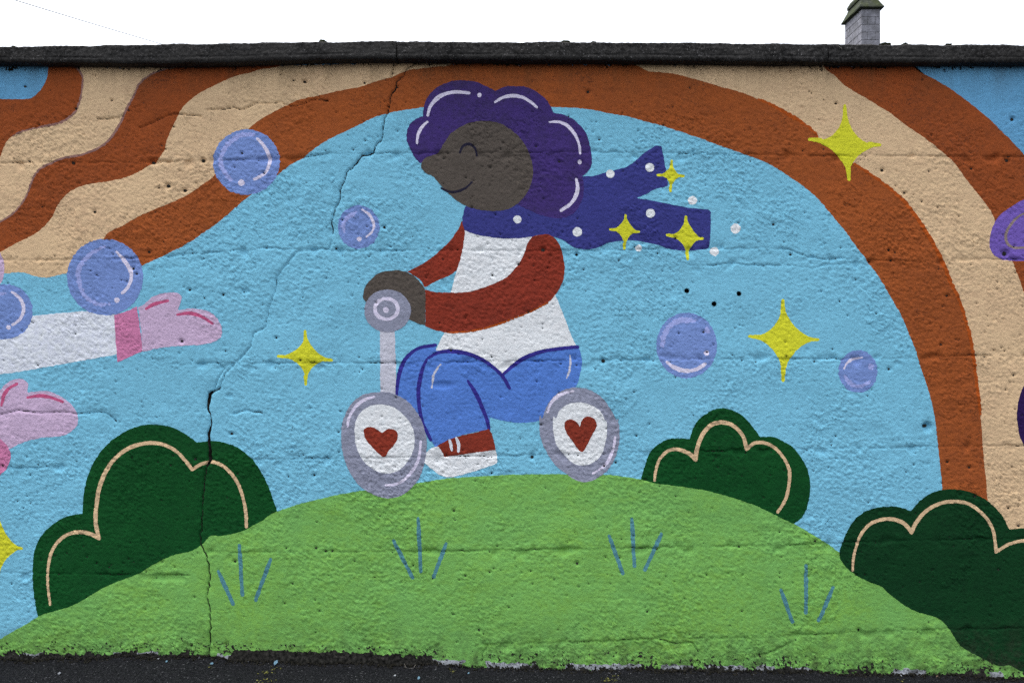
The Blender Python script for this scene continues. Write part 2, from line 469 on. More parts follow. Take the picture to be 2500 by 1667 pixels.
# --- pits and drill holes
HOLES = [(1677, 710), (1804, 717), (1743, 742)]
F_pit = np.full((NY, NX), -PAD, np.float32)
pr = np.random.RandomState(11)
pits = [(1202, 672, 2.6), (1473, 881, 4.6), (1299, 1116, 4.2), (508, 1620, 3), (1365, 395, 3), (2453, 619, 5.5), (2470, 292, 4), (890, 203, 3), (1580, 1492, 2.5),
        (1326, 610, 5.0), (1266, 645, 3.4), (1290, 762, 2.8), (743, 199, 4.0), (410, 454, 5), (450, 465, 4.6), (62, 212, 3), (495, 392, 4.5), (372, 397, 4.5),
        (1804, 1334, 3), (1169, 1537, 3), (780, 1491, 2.6), (2263, 1040, 6)]
for _ in range(3600):
    x, y = pr.uniform(-40, 2540), pr.uniform(165, 1560)
    if np.sin(x * 0.011 + 1.3) * np.sin(y * 0.017 + 0.4) + 0.35 < pr.uniform(-0.6, 1.0): continue      # pores come in patches
    if pr.rand() < 0.35:
        L = np.array(LIFTS[pr.randint(len(LIFTS))]); y = np.interp(x, L[:, 0], L[:, 1]) + pr.normal(0, 12)
    pits.append((x, y, 1.3 + 1.0 * pr.rand() ** 3 + (1.6 if pr.rand() < 0.03 else 0)))
for (x, y, r) in pits:
    i0, i1 = np.searchsorted(xs, (x - 26, x + 26)); j0, j1 = np.searchsorted(ys, (y - 26, y + 26))
    if i1 <= i0 or j1 <= j0: continue
    e = pr.uniform(0.65, 1.0); dx = PX[j0:j1, i0:i1] - x; dy = (PY[j0:j1, i0:i1] - y) / e
    q = r - np.hypot(dx, dy)
    F_pit[j0:j1, i0:i1] = np.maximum(F_pit[j0:j1, i0:i1], q)
    H[j0:j1, i0:i1] -= 0.0025 * r ** 0.8 * sstep(-r * 1.3 - 1.5, 1.0, q)
F_pit += 0.3 * perlin(PX, PY, 8, 140)
F_pit = np.maximum(F_pit - 0.1, LINEPIT)
# a shallow dent on the right, trowel scars
for (x, y, rx, ry, dp) in [(2265, 1042, 12, 13, .012), (1080, 940, 26, 9, .006), (1500, 1025, 10, 7, .004), (1085, 695, 10, 10, .004), (600, 710, 9, 8, .006), (560, 966, 9, 6, .005), (1420, 400, 9, 8, .005)]:
    H -= (dp * np.exp(-(((PX - x) / rx) ** 2 + ((PY - y) / ry) ** 2) ** 2)).astype(np.float32)
F_hole = np.full((NY, NX), -PAD, np.float32)
for (x, y) in HOLES:
    F_hole = np.maximum(F_hole, 6.0 - np.hypot(PX - x, PY - y))
H = H.astype(np.float32)

WX = (PX - 1250) * S
WZ = CH - (PY - 833.5) * S

# triangles of the grid (fixed diagonal, so that every sheet follows exactly the same facets)
J, I = np.meshgrid(np.arange(NY - 1), np.arange(NX - 1), indexing='ij')
v00 = (J * NX + I).ravel(); v10 = v00 + 1; v01 = v00 + NX; v11 = v01 + 1
TRI = np.concatenate([np.stack([v00, v01, v11], 1), np.stack([v00, v11, v10], 1)]).astype(np.int32)
NT = len(TRI)
JIT = {}
def jitter(k):
    if k not in JIT:
        JIT[k] = {0: lambda: 1.0 * perlin(PX, PY, 9, 201) + 0.7 * perlin(PX, PY, 30, 202),
                  1: lambda: np.random.RandomState(5).uniform(-1, 1, (NY, NX)) * 0.25 + 0.8 * perlin(PX, PY, 7, 203)}[k]().astype(np.float32)
    return JIT[k]

SHEETS = []     # (name, field, material, parent, label, kind), painted from the first to the last
class Later: pass
def sheet(name, F, mat, parent=None, label=None, kind=None, soft=0.0, rough=1.0):
    F = F + rough * jitter(0)
    if soft: F = F + soft * jitter(1)
    F = np.minimum(F, 2.2 + F * 0)          # only the boundary matters
    F = np.minimum(F, -F_hole) if name != "inside" else F
    h = Later(); h.name, h.mat, h.parent, h.label, h.kind, h.obj, h.group = name, mat, parent, label, kind, None, None
    ins = F.ravel() > 0
    # restrict to the bounding rows
    t = ins[TRI]
    c = t.sum(1)
    h.full = np.nonzero(c == 3)[0].astype(np.int32)
    h.part = np.nonzero((c == 1) | (c == 2))[0].astype(np.int32)
    h.F = F.ravel().astype(np.float32)[TRI[h.part]]
    SHEETS.append(h)
    return h

def zoom(x0, y0, k):
    return lambda pts: [(x0 + p[0] / k, y0 + p[1] / k) + tuple(p[2:]) for p in pts]
A = zoom(0, 0, 2.851); B = zoom(800, 0, 2.851); C = zoom(1600, 0, 2.529)
Dd = zoom(0, 500, 2.851); E = zoom(800, 500, 2.851); Fz = zoom(1600, 500, 2.529)
G = zoom(0, 1000, 2.351); Hz = zoom(800, 1000, 2.351); Iz = zoom(1600, 1000, 2.351); W = zoom(820, 900, 4.6125)

def area(name, pts, mat, parent=None, label=None, **k):
    return sheet(name, sdf_poly(crom(pts, True)), M[mat], parent, label, **k)
def stroke(name, pts, w, mat, parent=None, label=None, taper=0.25, **k):
    P = crom(pts, False) if len(pts) > 2 else np.array([np.array(pts[0]) + (np.array(pts[1]) - np.array(pts[0])) * t for t in np.linspace(0, 1, 8)])
    t = np.linspace(0, 1, len(P))
    wd = w * (1 - taper * np.abs(2 * t - 1) ** 3) + 0.1 * w * np.sin(9 * t + w)
    return sheet(name, seg_dist(P, False, PAD + w, list(wd)), M[mat], parent, label, rough=0.6, **k)
def oval(name, cx, cy, rx, ry, mat, parent=None, label=None, **k):
    P = [(cx + rx * math.cos(a), cy + ry * math.sin(a)) for a in np.linspace(0, 2 * math.pi, 40, endpoint=False)]
    return sheet(name, sdf_poly(np.array(P)), M[mat], parent, label, **k)
def dot(name, p, r, mat, parent=None, **k):
    return oval(name, p[0][0], p[0][1], r, r, mat, parent, **k)

# ------------------------------------------------------------------ the wall and its mural
wall = Later(); wall.obj = empty("mural_wall", (0, 0, 0))
tag(wall.obj, "rough concrete wall painted with a mural of a scooter rider under an orange arch", "wall", kind="thing")
def holder(name, label):
    h = Later(); h.obj = empty(name, (0, 0, 0), wall.obj)
    tag(h.obj, label); return h

ALL = [(X0 - 50, 100), (X1 + 50, 100), (X1 + 50, 1750), (X0 - 50, 1750)]
area("sky_corner", [(2150, 90, 1), (X1 + 60, 90, 1), (X1 + 60, 1760, 1), (2650, 1760, 1), (2640, 1000), (2560, 560), (2400, 320)], "sky_out", wall, "blue patch in the top right corner of the wall")

MIDB = [(320, 95, 1), (300, 190), (250, 290), (150, 350), (60, 400), (20, 470), (-60, 545), (-1100, 635, 1)]
area("orange_band", MIDB + [(-1170, 640, 1), (-1170, 95, 1)], "orange_r", wall, "short orange band around the blue patch in the top left corner")
area("orange_band", MIDB + [(-1170, 640, 1), (-1170, 1000, 1), (900, 700, 1), (1300, 95, 1)], "orange_r", wall, "wavy orange band on the left between the two sand bands")
area("orange_band", [(1960, 95, 1), (2215, 95, 1), (2229, 162), (2272, 190), (2312, 213), (2351, 241), (2391, 273), (2430, 308), (2466, 344),
                     (2500, 380), (2540, 430), (2600, 520), (2650, 640), (2690, 800), (2720, 1000), (2730, 1760, 1), (1960, 1760, 1)],
     "orange_r", wall, "outer orange band on the right, meeting the blue in the top right corner")
area("sky_corner", A([(335, 380, 1), (335, 500), (318, 570), (285, 630), (240, 672), (195, 692), (100, 694), (-100, 690), (-3100, 690, 1), (-3100, 380, 1)]),
     "sky_out", wall, "blue patch in the top left corner of the wall")
tanB = [(180, 120, 1), (184, 163), (196, 177), (202, 189), (202, 210), (198, 239), (191, 260), (182, 277), (165, 291), (140, 303), (105, 310), (63, 319), (32, 333),
        (14, 351), (4, 375), (-20, 430), (-60, 500), (-140, 560), (-1100, 590, 1), (-1100, 680, 1), (-150, 650), (-60, 585), (0, 541), (21, 530), (42, 512), (60, 488), (70, 467), (81, 438),
        (95, 417), (116, 403), (147, 389), (196, 379), (228, 368), (253, 354), (274, 333), (291, 305), (302, 281), (312, 260), (326, 235), (337, 210),
        (351, 195), (372, 181), (396, 172), (428, 163), (440, 120, 1)]
band_tan = area("sand_band", tanB, "tan", wall, "wavy sand band on the left, nearer the top left corner")
tanD_top = [(-160, 700), (-60, 645), (0, 617), (42, 593), (81, 574), (109, 553), (126, 532), (137, 511), (144, 498), (158, 481), (175, 466), (200, 454), (239, 447),
            (281, 440), (316, 430), (351, 412), (372, 400), (389, 386), (400, 368), (407, 344), (417, 319), (428, 295), (438, 274), (456, 251), (481, 231),
            (519, 210), (561, 191), (603, 179), (642, 168), (684, 160)]
Eout_l = [(255, 583), (302, 551), (337, 530), (372, 514), (417, 495), (460, 474), (502, 445), (519, 433), (560, 372), (610, 312), (649, 284), (701, 256), (737, 242), (800, 229), (835, 221),
          (881, 212), (923, 198), (958, 188), (982, 177), (1003, 171), (1039, 167), (1067, 163), (1102, 158)]
area("sand_band", tanD_top + [(700, 120, 1), (1300, 120, 1), (1300, 420, 1), (600, 760, 1), (-160, 760, 1)], "tan", wall, "wavy sand band on the left that runs beneath the bubbles")
area("sand_band", [(1500, 100, 1), (1995, 100, 1), (2011, 166), (2035, 184), (2059, 208), (2094, 229), (2134, 253), (2173, 277), (2213, 308), (2248, 332), (2288, 364), (2324, 395),
                   (2351, 431), (2383, 471), (2411, 506), (2428, 538), (2472, 640), (2500, 717), (2530, 830), (2560, 1000), (2570, 1250), (2570, 1750, 1), (1400, 1750, 1)],
     "tan", wall, "sand band sweeping down the right side of the arch")
Eout_r = [(1544, 154), (1565, 165), (1582, 174), (1610, 177), (1651, 182), (1703, 196), (1758, 212), (1806, 225), (1853, 243), (1893, 261), (1940, 289), (1976, 312), (1995, 333), (2040, 372),
          (2086, 401), (2126, 427), (2165, 455), (2205, 490), (2233, 525), (2256, 560), (2276, 595), (2300, 640), (2320, 690), (2339, 729), (2355, 777), (2369, 828),
          (2379, 887), (2387, 955), (2394, 1010), (2399, 1073), (2405, 1140), (2411, 1217)]
inner = area("orange_band", [(250, 760, 1)] + Eout_l + [(1115, 120, 1), (1535, 120, 1)] + Eout_r + [(2415, 1750, 1), (250, 1750, 1)], "orange", wall,
             "innermost orange band of the arch, right round the pale blue")
stroke("edge_line", Eout_r[8:13], 4.0, "edge", inner, soft=2.5)
stroke("edge_line", Eout_r[14:29], 4.5, "edge", inner, soft=2.5)
stroke("edge_line", [p[:2] for p in tanB[1:13]], 2.6, "mauve", band_tan, soft=1.5)
stroke("edge_line", [p[:2] for p in tanB[22:44]], 2.6, "mauve", band_tan, soft=1.5)
Ein = [(-1100, 672, 1), (7, 668), (42, 665), (63, 667), (84, 674), (109, 678), (133, 675), (165, 667), (250, 664), (330, 655), (351, 647), (386, 631), (449, 600), (502, 565), (530, 545), (561, 519),
       (610, 477), (673, 431), (719, 396), (740, 386), (772, 361), (800, 343), (835, 326), (870, 309), (905, 291), (940, 279), (975, 272), (1031, 263), (1180, 252), (1351, 262), (1396, 264),
       (1449, 270), (1473, 275), (1523, 284), (1600, 303), (1655, 320), (1707, 338), (1758, 356), (1810, 374), (1869, 397), (1908, 419), (1956, 451), (1995, 484), (2035, 531), (2064, 566),
       (2088, 599), (2130, 654), (2165, 710), (2201, 773), (2229, 840), (2248, 895), (2268, 955), (2280, 1005), (2288, 1061), (2297, 1149), (2300, 1196), (2304, 1300), (2306, 1750, 1), (-1100, 1750, 1)]
area("sky_paint", Ein, "sky", wall, "large pale blue field inside the orange arch", soft=1.0)

# far right and far left fragments that run out of the picture
frag = area("violet_cloud", [(2545, 482), (2500, 488), (2470, 504), (2438, 528), (2422, 555), (2415, 583), (2417, 607), (2430, 626), (2454, 635), (2500, 637), (2545, 632), (2572, 590), (2574, 520)], "violet", wall,
            "violet rounded shape cut by the right edge, over the sand band")
stroke("outline_stroke", Fz([(2360, 50), (2276, 55), (2220, 90), (2180, 140), (2160, 190), (2170, 240), (2210, 265), (2276, 265), (2380, 262)]), 3.2, "taupe", frag)
oval("plum_shape", 2562, 1014, 80, 118, "plum", wall, "dark plum rounded shape cut by the right edge")
oval("pink_shape", -34, 655, 46, 58, "lilac", wall, "pale lilac rounded shape cut by the left edge")

# reaching arms
arm = area("painted_sleeve", Dd([(-3200, 900, 1), (0, 788), (230, 772), (570, 742), (700, 745), (808, 765, 1), (816, 1040, 1), (600, 1080), (400, 1115), (200, 1150), (0, 1180), (-3200, 1700, 1)]), "sleeve", wall,
           "long white sleeve of the reaching arm at the left edge", soft=1.0)
area("cuff", Dd([(798, 768, 1), (880, 742), (955, 708, 1), (975, 850), (996, 1018, 1), (930, 1045), (820, 1096, 1), (806, 930)]), "pink", arm)
area("hand", Dd([(965, 715, 1), (1010, 690), (1060, 645), (1130, 618), (1200, 610), (1250, 620), (1268, 650), (1255, 690), (1235, 738, 1), (1330, 722), (1430, 735), (1500, 775), (1540, 840), (1548, 890), (1530, 930),
                 (1470, 960), (1380, 975), (1200, 985), (1090, 1000), (992, 1025, 1), (985, 900)]), "lilac", arm, soft=1.0)
stroke("finger_line", Dd([(1020, 725), (1080, 690), (1170, 668)]), 4.2, "rose", arm)
stroke("finger_line", Dd([(1235, 765), (1320, 755), (1400, 775), (1480, 825)]), 4.2, "rose", arm)
arm2 = area("painted_hand", [(-120, 1060, 1), (-60, 1005), (-14, 966), (0, 952), (17, 935), (38, 925), (58, 926), (70, 938), (66, 959, 1), (91, 955), (123, 956), (154, 970), (179, 991), (189, 1012), (190, 1035), (179, 1049), (153, 1063),
                             (106, 1068), (64, 1077), (23, 1096), (-40, 1130), (-120, 1180, 1)], "lilac", wall, "lower lilac hand reaching in at the left edge above the bush", soft=1.0)
area("sleeve", [(-90, 1040, 1), (-20, 1170, 1), (-300, 1330), (-1160, 1560, 1), (-1160, 1330, 1), (-350, 1180)], "sleeve", arm2)
area("cuff", [(-80, 1030, 1), (0, 1070), (26, 1102), (21, 1132), (0, 1160), (-60, 1200), (-140, 1200, 1)], "pink", arm2)
stroke("finger_line", Dd([(12, 1395), (28, 1330), (60, 1280), (120, 1245)]), 4.2, "rose", arm2)
stroke("finger_line", Dd([(195, 1340), (280, 1328), (360, 1340), (440, 1370)]), 4.2, "rose", arm2)

# bushes behind the hill, the hill, the bush before it
b1 = area("painted_bush", G([(225, 1190), (205, 1120), (190, 1000), (190, 880), (205, 790), (240, 720), (300, 660), (380, 612), (475, 595, 1), (480, 500), (505, 380), (550, 280), (620, 195), (700, 135), (790, 95), (880, 83),
                             (970, 95), (1050, 130), (1130, 187, 1), (1210, 180), (1290, 187), (1370, 220), (1440, 275), (1480, 320), (1530, 410), (1585, 560), (1600, 640), (1500, 850, 1), (300, 1300, 1)]), "bush", wall,
          "large green bush on the left slope of the hill, split by the crack", soft=0.8)
stroke("outline_stroke", G([(290, 1115), (277, 1000), (280, 900), (300, 810), (340, 750), (400, 710), (470, 700), (530, 715), (570, 735, 1), (550, 640), (555, 540), (575, 440), (610, 350), (670, 270), (750, 215), (850, 190),
                            (940, 200), (1010, 235), (1060, 285), (1105, 342, 1), (1160, 310), (1230, 300), (1300, 335), (1360, 410), (1395, 500), (1412, 590), (1415, 670)]), 4.6, "tan", b1)
b2 = area("painted_bush", [(1565, 1175), (1572, 1145), (1583, 1111), (1600, 1089), (1625, 1074), (1655, 1069), (1683, 1072, 1), (1691, 1047), (1706, 1023), (1732, 1004), (1757, 996), (1783, 1000), (1813, 1015), (1838, 1043), (1853, 1066, 1),
                           (1889, 1067), (1919, 1081), (1940, 1096), (1962, 1128), (1974, 1157), (1977, 1191), (1972, 1230), (1959, 1259), (1940, 1276), (1922, 1280), (1890, 1330, 1), (1570, 1250, 1)], "bush", wall,
          "green bush behind the crest of the hill, right of the scooter", soft=0.8)
stroke("outline_stroke", Hz([(1875, 405), (1885, 340), (1910, 275), (1960, 232), (2020, 228), (2080, 255), (2109, 285, 1)]) + Iz([(240, 210), (270, 140), (320, 85), (390, 72), (450, 95), (500, 150), (520, 225, 1), (565, 190),
                            (620, 188), (680, 215), (730, 270), (765, 340), (765, 420), (745, 510), (700, 585)]), 4.6, "tan", b2)
hill = area("painted_hill", [(-1100, 1690, 1), (-300, 1680), (-60, 1592), (0, 1559), (25, 1544), (64, 1523), (93, 1504), (125, 1493), (170, 1480), (204, 1463), (238, 1442), (272, 1425), (306, 1412), (340, 1399), (370, 1380), (408, 1361),
                             (440, 1350), (470, 1343), (498, 1325), (515, 1307), (540, 1307), (575, 1300), (600, 1292), (640, 1270), (668, 1251), (723, 1232), (787, 1215), (850, 1202), (930, 1190), (1013, 1179), (1098, 1167),
                             (1183, 1162), (1268, 1158), (1370, 1157), (1480, 1158), (1523, 1163), (1566, 1170), (1610, 1181), (1664, 1187), (1728, 1198), (1791, 1215), (1855, 1238), (1915, 1268), (1940, 1279), (1983, 1304),
                             (2025, 1330), (2049, 1347), (2300, 1420), (2700, 1500), (3600, 1560, 1), (3600, 1790, 1), (-1100, 1790, 1)], "hill", wall, "light green rounded hill along the foot of the mural", soft=0.6)
for pts in [G([(1255, 925), (1340, 1112)]), G([(1375, 775), (1392, 1060)]), G([(1555, 855), (1468, 1090)]), Hz([(378, 750), (487, 962)]), Hz([(520, 620), (535, 925)]), Hz([(680, 765), (608, 958)]),
            Hz([(1615, 722), (1692, 935)]), Hz([(1745, 625), (1760, 895)]), Hz([(1915, 712), (1820, 915)]), Iz([(718, 1030), (785, 1215)]), Iz([(862, 890), (862, 1160)]), Iz([(1017, 1015), (935, 1205)])]:
    stroke("grass_stroke", pts, 4.8, "blade", hill, taper=0.15, soft=1.2)
b3 = area("painted_bush", Iz([(1055, 815), (1080, 740), (1120, 660), (1180, 595), (1260, 563), (1350, 553), (1420, 563), (1465, 582, 1), (1510, 530), (1570, 485), (1640, 460), (1720, 455), (1800, 470), (1880, 505), (1950, 560), (2000, 620),
                              (2032, 687, 1), (2116, 678), (2300, 690), (2500, 760), (2600, 900), (2700, 1640, 1), (2300, 1560), (2116, 1505), (2080, 1490), (2030, 1465), (1960, 1465), (1800, 1385), (1740, 1340), (1680, 1250), (1620, 1195),
                              (1480, 1150), (1400, 1100), (1330, 1045), (1300, 1015), (1180, 965), (1100, 910), (1062, 855)]), "bush_r", wall, "very dark green bush in the bottom right corner, in front of the hill", soft=0.8)
stroke("outline_stroke", Iz([(1130, 920), (1135, 850), (1155, 770), (1180, 710), (1230, 655), (1300, 628), (1370, 628), (1430, 655), (1470, 702, 1), (1500, 640), (1560, 575), (1640, 535), (1720, 525), (1800, 540), (1870, 590), (1920, 650),
                             (1945, 720), (1955, 815, 1), (2010, 780), (2060, 760), (2120, 750), (2250, 760)]), 4.4, "tan", b3)

# bubbles
def bubble(cx, cy, rx, ry, label):
    return oval("painted_bubble", cx, cy, rx, ry, "bubble", wall, label, soft=2.2)
def glints(b, white, ww, dots, pale, pw, pdots=()):
    if pale: stroke("soft_shine", pale, pw, "bubble_l", b, soft=4.0, taper=0.5)
    for p, r in pdots: oval("soft_shine", p[0], p[1], r, r, "bubble_l", b, soft=4.0)
    stroke("shine", white, ww, "shine", b, soft=1.2)
    for p, r in dots: oval("shine_dot", p[0], p[1], r, r, "shine", b, soft=1.2)
b = bubble(601.5, 396, 82, 80, "bubble painted across the sand and orange bands, highest on the left")
glints(b, A([(1790, 965), (1840, 1020), (1872, 1090), (1874, 1150), (1840, 1210), (1770, 1250)]), 4.2, [(A([(1680, 1273)])[0], 8)], A([(1770, 935), (1680, 940), (1600, 990), (1550, 1060), (1535, 1140), (1570, 1210), (1610, 1260)]), 6)
b = bubble(258, 677, 93, 93, "large bubble resting on the white sleeve beside the pink cuff")
glints(b, Dd([(815, 330), (870, 390), (910, 460), (915, 520), (890, 580), (855, 615)]), 4.4, [(Dd([(818, 663)])[0], 7)], Dd([(740, 285), (640, 340), (570, 410), (550, 480), (560, 560), (600, 640), (680, 690), (760, 690)]), 5.5)
b = bubble(14, 761, 67, 67, "bubble cut by the left edge, over the white sleeve")
glints(b, Dd([(85, 605), (140, 650), (165, 700), (165, 750), (140, 800), (90, 835)]), 4.0, [(Dd([(62, 853)])[0], 5.5)], Dd([(40, 615), (-60, 640), (-120, 720)]), 5)
b = bubble(876, 555, 51, 53, "small bubble left of the rider's chin, beside the crack")
glints(b, E([(240, 35), (290, 70), (320, 130), (315, 180), (270, 225)]), 3.2, [(E([(220, 240)])[0], 6)], E([(200, 55), (130, 100), (105, 150), (120, 190)]), 5)
b = bubble(1676, 843, 74, 80, "oval bubble below the three drill holes")
glints(b, Fz([(70, 970), (120, 1005), (190, 1025), (250, 1015), (305, 985)]), 5.0, [(Fz([(315, 915)])[0], 6.5)], Fz([(40, 870), (55, 800), (100, 740), (170, 710), (240, 715)]), 7, [(Fz([(318, 775)])[0], 8)])
b = bubble(2094.7, 906.5, 48, 52, "smallest bubble, near the right leg of the arch")
glints(b, Fz([(1165, 1010), (1180, 980), (1215, 955), (1275, 942)]), 3.2, [], Fz([(1165, 1050), (1200, 1100), (1260, 1120), (1320, 1095)]), 5, [(Fz([(1330, 1000)])[0], 8)])

def star(z, top, right, bottom, left, tr, br, bl, tl, label=None, parent=None, soft=0.8):
    tips = [top, right, bottom, left]; inn = [tr, br, bl, tl]
    P = []
    for i in range(4):
        a, c, m = np.array(tips[i], float), np.array(tips[(i + 1) % 4], float), np.array(inn[i], float)
        m = m + 0.16 * (m - np.mean(np.array(tips, float), 0))
        k = 2 * m - 0.5 * (a + c)
        cen = np.mean(np.array(tips, float), 0)
        # blunt tips about a brush wide
        for t in np.linspace(0, 1, 12):
            p = (1 - t) ** 2 * a + 2 * t * (1 - t) * k + t * t * c
            P.append(tuple(p))
    P = z(P) if z else P
    tips = z(tips) if z else tips
    F = sdf_poly(np.array(P))
    cen = np.mean(np.array(tips), 0)
    ends = []
    for t in tips:
        t = np.array(t); q = np.array([t, t + (cen - t) * 0.3])
        F = np.maximum(F, seg_dist(q, False, PAD, [3.6, 6.0] if np.hypot(*(t - cen)) > 70 else ([3.2, 4.6] if np.hypot(*(t - cen)) > 45 else [3.0, 3.8])))
    return sheet("painted_star", F, M["yellow"], parent or wall, label, soft=soft, rough=0.6)

star(C, (1168, 655), (1383, 898), (1195, 1110), (950, 862), (1232, 845), (1228, 965), (1125, 945), (1112, 835), "tall yellow star painted across the arch at upper right")
star(Fz, (787, 590), (1005, 832), (788, 1085), (580, 812), (850, 760), (850, 900), (740, 895), (735, 765), "large yellow star between two bubbles at right")
star(None, (746, 808), (811, 879), (747, 938), (680, 869.5), (766, 856), (764, 891), (734, 889), (731, 853), "yellow star left of the scooter")
star(G, (-10, 600), (125, 795), (-10, 950), (-150, 790), (40, 735), (36, 840), (-55, 850), (-55, 740), "yellow star cut by the left edge beside the bush")

# the scooter and its rider
rider = holder("painted_rider", "dark-skinned figure with purple curly hair and blue scarf riding the scooter")
scoot = holder("painted_scooter", "grey scooter with red hearts on its white wheel hubs")
area("handlebar_post", E([(362, 870, 1), (465, 870, 1), (474, 1100), (476, 1340, 1), (368, 1340, 1), (366, 1100)]), "post", scoot, soft=0.6)
area("far_sleeve", E([(935, 110, 1), (915, 160), (860, 240), (790, 310), (700, 385), (555, 465, 1), (640, 520), (675, 573, 1), (750, 535), (850, 490), (895, 460, 1), (960, 400, 1), (980, 190, 1)]), "red", rider)
area("shirt", E([(960, 150, 1), (948, 260), (925, 370), (895, 465), (862, 590), (840, 700), (815, 880), (780, 950), (745, 1020, 1), (900, 1200, 1), (1200, 1250), (1600, 1100), (1735, 985, 1), (1700, 920), (1655, 800), (1615, 700),
                (1580, 590), (1600, 300, 1), (1450, 160, 1)]), "white", rider)
scarf = area("scarf", [(1135, 505, 1), (1130, 528), (1130, 546), (1137, 563), (1168, 574), (1203, 580), (1245, 583), (1291, 579), (1320, 574), (1360, 580), (1390, 597), (1403, 605), (1435, 609), (1466, 602), (1484, 593), (1522, 587), (1557, 588),
                       (1600, 597), (1640, 609), (1667, 612), (1695, 611), (1730, 607, 1), (1734, 570), (1735, 518), (1730, 512, 1), (1671, 506), (1600, 492), (1554, 484, 1), (1579, 473), (1600, 462), (1631, 455, 1), (1628, 430), (1622, 395), (1615, 358, 1),
                       (1600, 357), (1572, 375), (1547, 396), (1523, 410), (1487, 419), (1449, 430), (1421, 432), (1380, 440), (1200, 480)], "scarf", rider)
area("trousers", E([(472, 1335, 1), (480, 1230), (495, 1150), (530, 1080), (580, 1020), (650, 985), (755, 968, 1), (755, 1015, 1), (860, 1015), (960, 1025), (1060, 1060), (1140, 1110), (1220, 1180, 1), (1300, 1110), (1400, 1050), (1500, 1012),
                   (1620, 990), (1742, 980, 1), (1765, 1040), (1768, 1120), (1752, 1200), (1725, 1270), (1600, 1400), (1500, 1485), (1440, 1510), (1340, 1518), (1230, 1505), (1128, 1478, 1)]) +
     [(1195, 1048, 1), (1125, 1062), (1062, 1092, 1), (1040, 1050), (1020, 1010), (980, 1000, 1)], "pants", rider)
stroke("trouser_seam", E([(480, 1335), (490, 1220), (520, 1110), (570, 1040), (640, 995), (752, 975)]), 4.6, "seam", rider)
stroke("trouser_seam", E([(690, 1075), (665, 1130), (645, 1200), (632, 1300), (640, 1420), (665, 1530)]) + W([(1010, 680), (1070, 800)]), 4.8, "seam", rider)
stroke("trouser_seam", E([(700, 1065), (780, 1025), (880, 1020), (980, 1038), (1070, 1075), (1140, 1120), (1215, 1190), (1265, 1275)]), 4.8, "seam", rider)
stroke("trouser_seam", E([(1215, 1185), (1290, 1120), (1380, 1060), (1500, 1018), (1620, 1000), (1742, 988)]), 4.8, "seam", rider)
stroke("trouser_seam", E([(975, 1225), (1030, 1310), (1075, 1410), (1110, 1500), (1122, 1560)]), 4.8, "seam", rider)
stroke("trouser_shine", E([(785, 1110), (740, 1180), (725, 1275)]), 2.4, "post", rider, soft=1.8)
stroke("trouser_shine", E([(1685, 1045), (1690, 1120), (1665, 1205)]), 2.4, "post", rider, soft=1.8)
area("hair", B([(645, 1140, 1), (600, 1090), (570, 1030), (550, 970), (555, 910), (580, 860), (625, 825), (665, 812, 1), (668, 760), (690, 690), (740, 630), (810, 585), (880, 563), (960, 560), (1040, 575), (1110, 605), (1165, 635, 1), (1230, 607),
               (1310, 600), (1390, 610), (1460, 645), (1520, 695), (1555, 750), (1570, 790, 1), (1640, 800), (1710, 835), (1770, 890), (1810, 960), (1830, 1040), (1838, 1110), (1830, 1170), (1790, 1215), (1770, 1226, 1), (1780, 1290), (1780, 1360),
               (1755, 1430), (1710, 1485), (1650, 1515), (1580, 1518), (1510, 1505), (1430, 1475), (1340, 1435, 1), (1100, 1300, 1), (900, 1200), (720, 1120)]), "hair", rider, soft=0.8)
for p, w in [([(697, 805), (715, 745), (760, 690), (820, 655), (900, 642), (985, 650)], 4.4), ([(1165, 712), (1220, 680), (1290, 668), (1360, 680), (1410, 710), (1455, 748)], 4.0),
             ([(1545, 852), (1610, 852), (1670, 880), (1720, 940), (1750, 1010), (1757, 1070)], 3.8), ([(1730, 1250), (1740, 1310), (1725, 1370), (1690, 1420), (1625, 1465)], 4.6), ([(695, 850), (655, 890), (630, 940), (622, 1000)], 3.6)]:
    stroke("hair_shine", B(p), w, "shine", rider)
for p, r in [((1055, 663), 5.6), ((1753, 1130), 5)]:
    oval("hair_shine", *B([p])[0], r, r, "shine", rider)
area("face", B([(650, 1150), (665, 1115), (700, 1090), (750, 1075), (780, 1050), (810, 1000), (850, 940), (910, 895), (980, 860), (1060, 845), (1140, 848), (1220, 870), (1290, 915), (1345, 970), (1390, 1040), (1420, 1120), (1430, 1200),
               (1415, 1280), (1385, 1350), (1330, 1410), (1260, 1455), (1180, 1470), (1080, 1465), (980, 1440), (900, 1400), (840, 1345), (790, 1295), (755, 1250), (735, 1230), (690, 1210), (660, 1185)]), "face", rider, soft=0.6)
stroke("eye", B([(920, 1065), (940, 1020), (985, 1003), (1020, 1025), (1035, 1060), (1038, 1085)]), 3.4, "ink", rider)
stroke("mouth", B([(790, 1310), (840, 1335), (900, 1335), (960, 1310), (1005, 1268)]), 3.0, "ink", rider)
area("near_sleeve", E([(1440, 218), (1530, 205), (1580, 235), (1615, 280), (1640, 370), (1650, 450), (1635, 540), (1590, 620), (1530, 680), (1400, 745), (1250, 805), (1100, 855), (950, 882), (830, 887), (740, 870), (680, 845, 1), (678, 590, 1),
                      (740, 605), (860, 612), (980, 605), (1090, 575), (1200, 530), (1270, 480), (1330, 410), (1370, 330), (1390, 270), (1410, 240)]), "red", rider)
stroke("sleeve_edge", E([(1530, 684), (1400, 748), (1250, 808), (1100, 858), (950, 885), (830, 888)]), 2.2, "edge", rider, soft=1.5)
